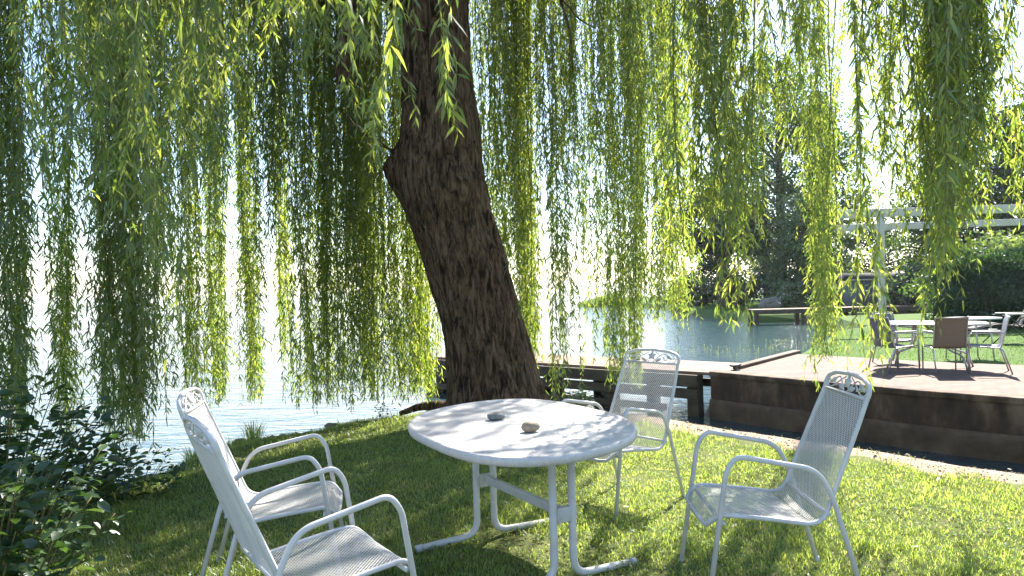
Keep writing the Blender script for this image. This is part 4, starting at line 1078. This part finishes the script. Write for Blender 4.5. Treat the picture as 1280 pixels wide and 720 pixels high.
# second low side table and dark recliner on the lawn behind
st_ = thing('side_table', 'small white topped table right behind the terrace table', 'side table', (8.15, 13.35, -0.02), R(10))
slab(0.52, 0.40, 2.6, 0.70, 0.725).build('table_top', M['grey_top'], st_)
for a_ in (0.6, 2.5, 3.7, 5.6):
    MB().tube([(0.34 * math.cos(a_), 0.28 * math.sin(a_), 0.69), (0.40 * math.cos(a_), 0.32 * math.sin(a_), 0.0)], 0.014, 8).build('leg', M['steel'], st_, True)
rc = thing('reclining_chair', 'black reclining garden chair on the lawn before the hedge', 'recliner', (10.75, 16.2, -0.03), R(165))
pr = fillet([(0.75, 0.32), (0.28, 0.44), (-0.20, 0.36), (-0.62, 1.08)], [0, .08, .10, 0], 6)
for a0, a1, nm in ((0, 0.30, 'leg_rest'), (0.31, 0.56, 'seat'), (0.57, 1.0, 'backrest')):
    P = resample(pr, 101)[int(a0 * 100):int(a1 * 100) + 1]
    n_ = len(P); g = np.gradient(P, axis=0); g /= np.linalg.norm(g, axis=1)[:, None]; o_ = np.stack([-g[:, 1], g[:, 0]], -1) * 0.02
    V = np.array([(p[0] + s * o[0], y_, p[1] + s * o[1]) for s in (1, -1) for y_ in (-0.26, 0.26) for p, o in zip(P, o_)])
    i = np.arange(n_ - 1)
    mk = lambda r0, r1: np.stack([r0 * n_ + i, r0 * n_ + i + 1, r1 * n_ + i + 1, r1 * n_ + i], -1)
    ends_ = np.array([[0, n_, 3 * n_, 2 * n_], [n_ - 1, 3 * n_ - 1, 4 * n_ - 1, 2 * n_ - 1]])
    np_mesh(nm, V, [np.concatenate([mk(0, 1), mk(3, 2), mk(2, 0), mk(1, 3), ends_])], M['sling_black'], rc)
for s in (1, -1):
    MB().tube([(p[0], s * 0.28, p[1]) for p in pr], 0.013, 8).build('frame', M['iron'], rc, True)
    MB().tube(fillet([(0.42, s * 0.29, 0.0), (-0.18, s * 0.29, 0.60), (-0.42, s * 0.29, 0.64)], 0.08, 4), 0.013, 8).build('leg', M['iron'], rc, True)
    MB().tube(fillet([(-0.50, s * 0.30, 0.0), (0.10, s * 0.30, 0.60), (0.22, s * 0.30, 0.62)], 0.08, 4), 0.013, 8).build('leg', M['iron'], rc, True)
    MB().box((-0.42, s * 0.30 - 0.03, 0.635), (0.16, s * 0.30 + 0.03, 0.66), bev=0.006).build('armrest', M['steel'], rc)

# ------------------------------------------------------------------ hedge, pergola, shed
def leaf_cloud(mb, P, size, up=0.2):
    n = len(P)
    D = RNG.normal(0, 1, (n, 3)); D[:, 2] -= up; D /= np.linalg.norm(D, axis=1)[:, None]
    h = RNG.normal(0, 1, (n, 3)); S = np.cross(D, h); S /= np.linalg.norm(S, axis=1)[:, None]
    sz = (size * RNG.uniform(0.6, 1.3, n))[:, None]
    V = np.stack([P - D * sz * 0.5, P + S * sz * 0.32, P + D * sz * 0.5, P - S * sz * 0.32], 1).reshape(-1, 3)
    mb.add(V, (np.arange(n) * 4)[:, None] + np.array([0, 1, 2, 3]))

def hedge(label, x0, x1, y0, y1, z0, z1, n, size):
    root = thing('hedge', label, 'hedge', ((x0 + x1) / 2, (y0 + y1) / 2, z0))
    L, D_, H_ = x1 - x0, y1 - y0, z1 - z0
    P = RNG.random((n, 3)); f = RNG.random(n)
    P[f < 0.5, 1] = np.abs(RNG.normal(0, 0.10, (f < 0.5).sum())); P[(f >= 0.5) & (f < 0.75), 2] = 1 - np.abs(RNG.normal(0, 0.05, ((f >= 0.5) & (f < 0.75)).sum()))
    P[(f > 0.92), 0] = np.abs(RNG.normal(0, 0.02, (f > 0.92).sum()))
    Q = (P - (0.5, 0.5, 0)) * (L, D_, H_)
    Q += 0.09 * np.stack([np.zeros(n), np.sin(Q[:, 0] * 4.1 + Q[:, 2] * 5), np.sin(Q[:, 0] * 3.3 + Q[:, 1] * 4) * P[:, 2]], -1)
    mb = MB(); leaf_cloud(mb, Q, size); mb.build('foliage', M['hedge_leaf'], root)
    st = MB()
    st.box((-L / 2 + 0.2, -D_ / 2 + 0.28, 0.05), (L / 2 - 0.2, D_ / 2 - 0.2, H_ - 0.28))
    st.build('inner_core', M['dark_leaf'], root)  # plain dark box filling the hedge behind its leaves
    return root
hedge('tall dark clipped hedge behind the patio set', 11.9, 21.5, 20.4, 21.7, -0.05, 2.12, 26000, 0.085)

pg = thing('pergola', 'cream painted pergola beams above the dark hedge', 'pergola', (13.5, 23.2, -0.03))
for yy, xa in ((-1.8, -4.1), (3.8, -1.7)):
    MB().beam((xa, yy, 3.36), (8.5, yy, 3.44), 0.10, 0.24, 0.012).build('beam', M['cream_paint'], pg)
for xx in (-2.9, 2.6, 8.0):
    for yy in (-1.8, 3.8):
        if xx < 0 and yy > 0: continue
        MB().beam((xx, yy, 0.0), (xx, yy, 3.24), 0.16, 0.16, 0.012, up=(1, 0, 0)).build('post', M['cream_paint'] if xx < 0 else M['brown_post'], pg)

sh = thing('garden_shed', 'low grey boarded shed with dark roof across the inlet', 'shed', (22.6, 45, -0.33))
sm = MB()
for k in range(22): sm.box((-2.6 + k * 0.236, -1.5, 0), (-2.6 + k * 0.236 + 0.228, -1.46 + (k % 2) * 0.008, 1.75))
sm.box((-2.6, -1.45, 0), (2.6, 1.5, 1.74)); sm.build('wall', M['shed_wall'], sh)
MB().beam((-2.9, -1.68, 1.83), (2.9, -1.68, 1.83), 0.08, 0.14, 0.01).build('eaves_board', M['cream_paint'], sh)
rf = MB(); rf.add(np.array([(-2.95, -1.75, 1.93), (2.95, -1.75, 1.93), (2.95, 0, 2.2), (-2.95, 0, 2.2), (-2.95, 1.75, 1.93), (2.95, 1.75, 1.93), (-2.95, -1.75, 1.83), (2.95, -1.75, 1.83), (2.95, 1.75, 1.83), (-2.95, 1.75, 1.83)]),
    np.array([[0, 1, 2, 3], [3, 2, 5, 4], [6, 9, 8, 7], [0, 6, 7, 1], [5, 8, 9, 4]]), np.array([[0, 3, 4], [1, 5, 2]]), np.array([[0, 4, 9, 6], [1, 7, 8, 5]]))
rf.build('roof', M['shed_roof'], sh)
MB().box((0.6, -1.5, 0.02), (1.5, -1.56, 1.6)).build('door', M['shed_roof'], sh)

# landing stage across the inlet
ls = thing('landing_stage', 'long low timber landing stage across the inlet', 'jetty', (12.4, 39.0, 0))
for k in range(8):
    MB().beam((-0.0, -0.6 + k * 0.17, 0.03), (10.5, -0.6 + k * 0.17, 0.03), 0.155, 0.05, 0.006).build('deck_board', M['deck'], ls)
MB().beam((0, -0.66, -0.10), (10.5, -0.66, -0.10), 0.08, 0.18, 0.008).build('fascia_beam', M['timber'], ls)
for xx in (0.15, 2.6, 5.2, 7.8, 10.2):
    for yy in (-0.5, 0.45):
        MB().beam((xx, yy, -1.1), (xx, yy, 0.0), 0.20, 0.20, 0.01, up=(1, 0, 0)).build('post', M['timber'], ls)
# deck chair with white canvas, and a stone block
dcx = at_depth(974, 377, 48.0)
dc = thing('deck_chair', 'white canvas deck chair on the far bank lawn', 'deck chair', (dcx[0], 48.0, -0.32), R(200))
P = catmull([(0.55, 0.45), (0.20, 0.30), (-0.15, 0.42), (-0.75, 1.55)], 6)
V = np.array([(p[0], y_, p[1] + s) for s in (0.015, -0.015) for y_ in (-0.35, 0.35) for p in P]); n_ = len(P); i = np.arange(n_ - 1)
mk = lambda r0, r1: np.stack([r0 * n_ + i, r0 * n_ + i + 1, r1 * n_ + i + 1, r1 * n_ + i], -1)
np_mesh('canvas', V, [np.concatenate([mk(0, 1), mk(3, 2), mk(2, 0), mk(1, 3)])], M['white_canvas'], dc)
for s in (-0.38, 0.38):
    MB().beam((0.7, s, 0.0), (-0.8, s, 1.6), 0.05, 0.07, 0.004).build('frame', M['cream_paint'], dc)
    MB().beam((-0.75, s * 1.12, 0.0), (0.35, s * 1.12, 0.75), 0.05, 0.07, 0.004).build('leg', M['cream_paint'], dc)
gb = at_depth(962, 377, 46.5)
pebble('bank_boulder', 'flat grey boulder beside the white deck chair', (gb[0], gb[1], -0.36), (0.75, 0.6, 0.42), 0.2, M['bank_stone'], 'boulder', seed=5, rough=0.35)

# ------------------------------------------------------------------ trees and bushes across the water
def tree(name, label, x, y, z, h, r, mat, n, size, trunk_r, kind='broad', base=0.22, lean=0.0, cat='tree', clumps=46, group=None, gap=0.0):
    root = thing(name, label, cat, (x, y, z), 0, group)
    tp_ = catmull([(0, 0, -0.3), (lean * 0.15, 0, h * 0.3), (lean * 0.45, 0.1, h * 0.6), (lean, 0, h * 0.93)], 6)
    MB().tube(tp_, np.linspace(trunk_r * 1.15, trunk_r * 0.25, len(tp_)), 10).build('trunk', M['tree_bark'], root, True)
    br = MB(); mb = MB()
    per = n // clumps
    for c in range(clumps):
        f = (c + 0.5) / clumps
        if kind == 'broad':
            u = RNG.normal(0, 1, 3); u /= np.linalg.norm(u); k_ = RNG.uniform(0.55, 1.0)
            lo = base * h; k_ = k_ ** 0.8; zc = (h + lo) / 2; hz = (h - lo) / 2
            p = np.array([u[0] * r * k_ * (1 - 0.25 * u[2]), u[1] * r * k_ * (1 - 0.25 * u[2]), zc + u[2] * hz * k_])
            sg = np.array([0.21 * r, 0.21 * r, 0.13 * r]) * RNG.uniform(0.6, 1.25)
        elif kind == 'conifer':
            zf = base + (1 - base) * f ** 0.9; rr_ = r * (1 - zf) ** 0.75 * 1.15 * RNG.uniform(0.5, 1.05) + 0.1; a_ = RNG.random() * 6.28
            p = np.array([math.cos(a_) * rr_, math.sin(a_) * rr_, h * zf - 0.12 * rr_]); sg = np.array([0.26 * r * (1.15 - zf), 0.26 * r * (1.15 - zf), 0.10 * r])
        else:   # columnar
            zf = base + (1 - base) * f; a_ = RNG.random() * 6.28; rr_ = r * RNG.uniform(0.2, 0.8) * min(1, (1.03 - zf) * 3)
            p = np.array([math.cos(a_) * rr_, math.sin(a_) * rr_, h * zf]); sg = np.array([0.3 * r, 0.3 * r, 0.6 * r])
        p[0] += np.interp(p[2] / h, [0, 1], [0, lean])
        Q = p + RNG.normal(0, 1, (per, 3)) * sg
        leaf_cloud(mb, Q, size)
        if c % 2 == 0 and kind != 'columnar':
            zz_ = min(p[2] * 0.8, h * 0.85); s0 = np.array([np.interp(zz_, tp_[:, 2], tp_[:, 0]), 0, zz_])
            br.tube(catmull([s0, (s0 + p) / 2 + (0, 0, 0.05 * h * 0.5), p], 4), np.linspace(trunk_r * 0.32, trunk_r * 0.06, 9), 5)
    if br.V: br.build('branch', M['tree_bark'], root, True)
    mb.build('crown', mat, root)
    return root

def px_tree(name, label, px, Y, top_py, r, *a, **kw):
    p = at_depth(px, 360, Y); tz = at_depth(px, top_py, Y)[2]
    return tree(name, label, p[0], Y, -0.36 if Y > 38 else -0.03, tz + (0.36 if Y > 38 else 0.03), r, *a, **kw)
G1 = 'trees across the inlet'
px_tree('dark_tree', 'dark loose conifer with bare trunk at the end of the inlet', 905, 57, 222, 3.3, M['dark_leaf'], 10000, 0.30, 0.5, kind='broad', base=0.30, lean=-0.8, clumps=40, group=G1)
px_tree('broadleaf_tree', 'tall sunlit broadleaf tree right of the dark conifer', 978, 62, 52, 4.2, M['tree_leaf'], 17000, 0.27, 0.42, base=0.10, clumps=70, group=G1)
px_tree('broadleaf_tree', 'tall dark green tree beside the sunlit broadleaf tree', 1030, 60, 110, 3.2, M['tree_leaf'], 12000, 0.27, 0.38, base=0.12, clumps=56, group=G1)
px_tree('broadleaf_tree', 'rounded tree low behind the far bank lawn', 1000, 54, 240, 3.3, M['pale_leaf'], 11000, 0.22, 0.28, base=0.08, clumps=50, group=G1)
px_tree('poplar_tree', 'slender upright tree peeping over the sunlit broadleaf tree', 958, 80, 70, 1.7, M['tree_leaf'], 6000, 0.3, 0.3, kind='columnar', base=0.10, clumps=40, group=G1)
px_tree('broadleaf_tree', 'broad dark tree behind the pergola at the right edge', 1262, 42, 118, 4.3, M['dark_leaf'], 16000, 0.24, 0.38, base=0.10, clumps=70, group=G1)
px_tree('broadleaf_tree', 'lower tree behind the pergola left of the broad dark tree', 1180, 46, 205, 3.2, M['tree_leaf'], 11000, 0.24, 0.32, base=0.10, clumps=54, group=G1)
px_tree('broadleaf_tree', 'tree beyond the right edge behind the hedge', 1350, 40, 90, 4.0, M['tree_leaf'], 6500, 0.34, 0.4, base=0.08, clumps=60, group=G1)
px_tree('broadleaf_tree', 'small distant tree above the grey shed', 1100, 60, 282, 3.4, M['dark_leaf'], 9000, 0.22, 0.3, base=0.0, clumps=50, group=G1)
G2 = 'bushes along the far bank'
def bush(label, px, Y, top, r, mat, n=4600, size=0.18):
    return px_tree('bush', label, px, Y, top, r, mat, n, size, 0.06, base=0.02, clumps=30, cat='bush', group=G2)
bush('large round dark green bush before the tall trees', 1002, 50, 296, 2.2, M['tree_leaf'], 5200, 0.24)
bush('dark low bush under the dark conifer', 868, 60, 348, 1.5, M['dark_leaf'])
bush('dark low bush by the water right of the conifer trunk', 915, 58, 352, 1.5, M['dark_leaf'])
bush('dark rounded bush beside the white deck chair', 955, 54, 340, 1.6, M['dark_leaf'], 3200)
bush('tall shrub filling under the dark conifer', 890, 64, 322, 2.6, M['dark_leaf'], 4200, 0.3)
bush('grey green bush left of the shed', 1045, 50, 322, 1.7, M['pale_leaf'], 3200, 0.24)
bush('wispy pale bush right of the white deck chair', 998, 47.5, 352, 1.1, M['pale_leaf'], 2200, 0.18)
bush('bright bush showing over the top of the hedge', 1262, 25.5, 282, 1.5, M['pale_leaf'], 3600, 0.15)
bush('green bush over the left end of the hedge', 1196, 25.5, 296, 1.2, M['tree_leaf'], 3200, 0.15)
bush('dark bush right of the grey shed', 1146, 40, 330, 1.6, M['dark_leaf'], 3600, 0.2)
bush('low bush on the far point of the bank', 842, 70, 358, 1.4, M['dark_leaf'], 2000)

# reeds on the far point, weeds in the inlet, grass fringe
def blades(name, lab, x, y, z, h, w_, mat):
    n = len(x); a_ = RNG.random(n) * 6.28; ln = h * RNG.uniform(0.05, 0.4, n)
    B = np.stack([x, y, z], -1); d_ = np.stack([np.cos(a_), np.sin(a_), np.zeros(n)], -1); S = np.stack([-np.sin(a_), np.cos(a_), np.zeros(n)], -1) * w_
    up = np.array([0, 0, 1.0]); m1 = B + d_ * (ln * 0.3)[:, None] + up * (h * 0.6)[:, None]; t1 = B + d_ * ln[:, None] + up * h[:, None]
    V = np.stack([B - S, B + S, m1 + S, m1 - S, t1], 1).reshape(-1, 3); i = (np.arange(n) * 5)[:, None]
    return tag(np_mesh(name, V, [i + np.array([0, 1, 2, 3]), i + np.array([3, 2, 4])], mat), lab, kind='stuff')
n = 2600; u = RNG.random(n); yy = 84 + RNG.random(n) * 12; xx = yy * (0.092 + 0.05 * u) + RNG.normal(0, 0.2, n)
blades('reeds', 'pale reeds on the point', xx, yy, np.full(n, WATER_Z - 0.1), (0.5 + 1.3 * u) * RNG.uniform(0.6, 1.1, n), 0.05, M['pale_leaf'])
n = 300; u = RNG.random(n); c_ = RNG.integers(0, 9, n)
ca_ = np.array([at_height(px, py, WATER_Z) for px, py in ((880, 437), (893, 434), (905, 439), (935, 436), (950, 433), (965, 437), (985, 433), (1000, 428), (975, 425))])
xx = ca_[c_, 0] + RNG.normal(0, 0.45, n); yy = ca_[c_, 1] + RNG.normal(0, 0.6, n)
blades('water_weeds', 'yellow green weeds standing in the inlet', xx, yy, np.full(n, WATER_Z - 0.03), RNG.uniform(0.02, 0.07, n), 0.02, M['weed_leaf'])
n = 30000
xx = RNG.uniform(4.5, 20, n); yy = RNG.uniform(11.5, 24, n)
FL = np.array([(5.9, 15.0), (5.9, 14.95), (7.15, 13.15), (8.4, 12.0), (11.6, 9.1), (22, 9), (22, 26), (13.2, 26.5), (11.2, 23.4), (9.4, 21.4), (7.7, 18.2)])
d_, _ = seg_dist(xx, yy, FL); ok = d_ > 0; xx, yy = xx[ok], yy[ok]
blades('terrace_grass', 'mown grass behind the terrace', xx, yy, np.full(len(xx), -0.035), RNG.uniform(0.02, 0.045, len(xx)), 0.006, M['mown_grass'])
n = 14000
xx = RNG.uniform(13, 30, n); yy = RNG.uniform(41, 70, n)
d_, _ = seg_dist(xx, yy, np.array([(13.4, 41), (22, 40.4), (46, 40), (60, 80), (14.5, 80), (14.2, 62), (13.2, 47)])); ok = d_ > 0; xx, yy = xx[ok], yy[ok]
blades('bank_grass', 'grass on the far bank', xx, yy, np.full(len(xx), -0.34), RNG.uniform(0.05, 0.14, len(xx)), 0.02, M['mown_grass'])

# ------------------------------------------------------------------ lake haze
hm = bpy.data.materials.new('lake_haze'); hm.use_nodes = True; hn = hm.node_tree
for n_ in list(hn.nodes):
    if n_.type != 'OUTPUT_MATERIAL': hn.nodes.remove(n_)
pv = hn.nodes.new('ShaderNodeVolumePrincipled'); pv.inputs['Color'].default_value = (0.93, 0.95, 0.97, 1); pv.inputs['Density'].default_value = 0.00017; pv.inputs['Anisotropy'].default_value = 0.3
hn.links.new(pv.outputs[0], hn.nodes['Material Output'].inputs['Volume'] if 'Material Output' in hn.nodes else [x for x in hn.nodes if x.type == 'OUTPUT_MATERIAL'][0].inputs['Volume'])
hz = MB().box((-6500, -60, -3.5), (6500, 5600, 34)).build('haze', hm)
tag(hz, 'thin bright haze over the lake', kind='stuff')
scene.cycles.use_denoising = True
scene.cycles.max_bounces = 8
scene.cycles.transmission_bounces = 6
scene.cycles.diffuse_bounces = 4
scene.cycles.sample_clamp_indirect = 8
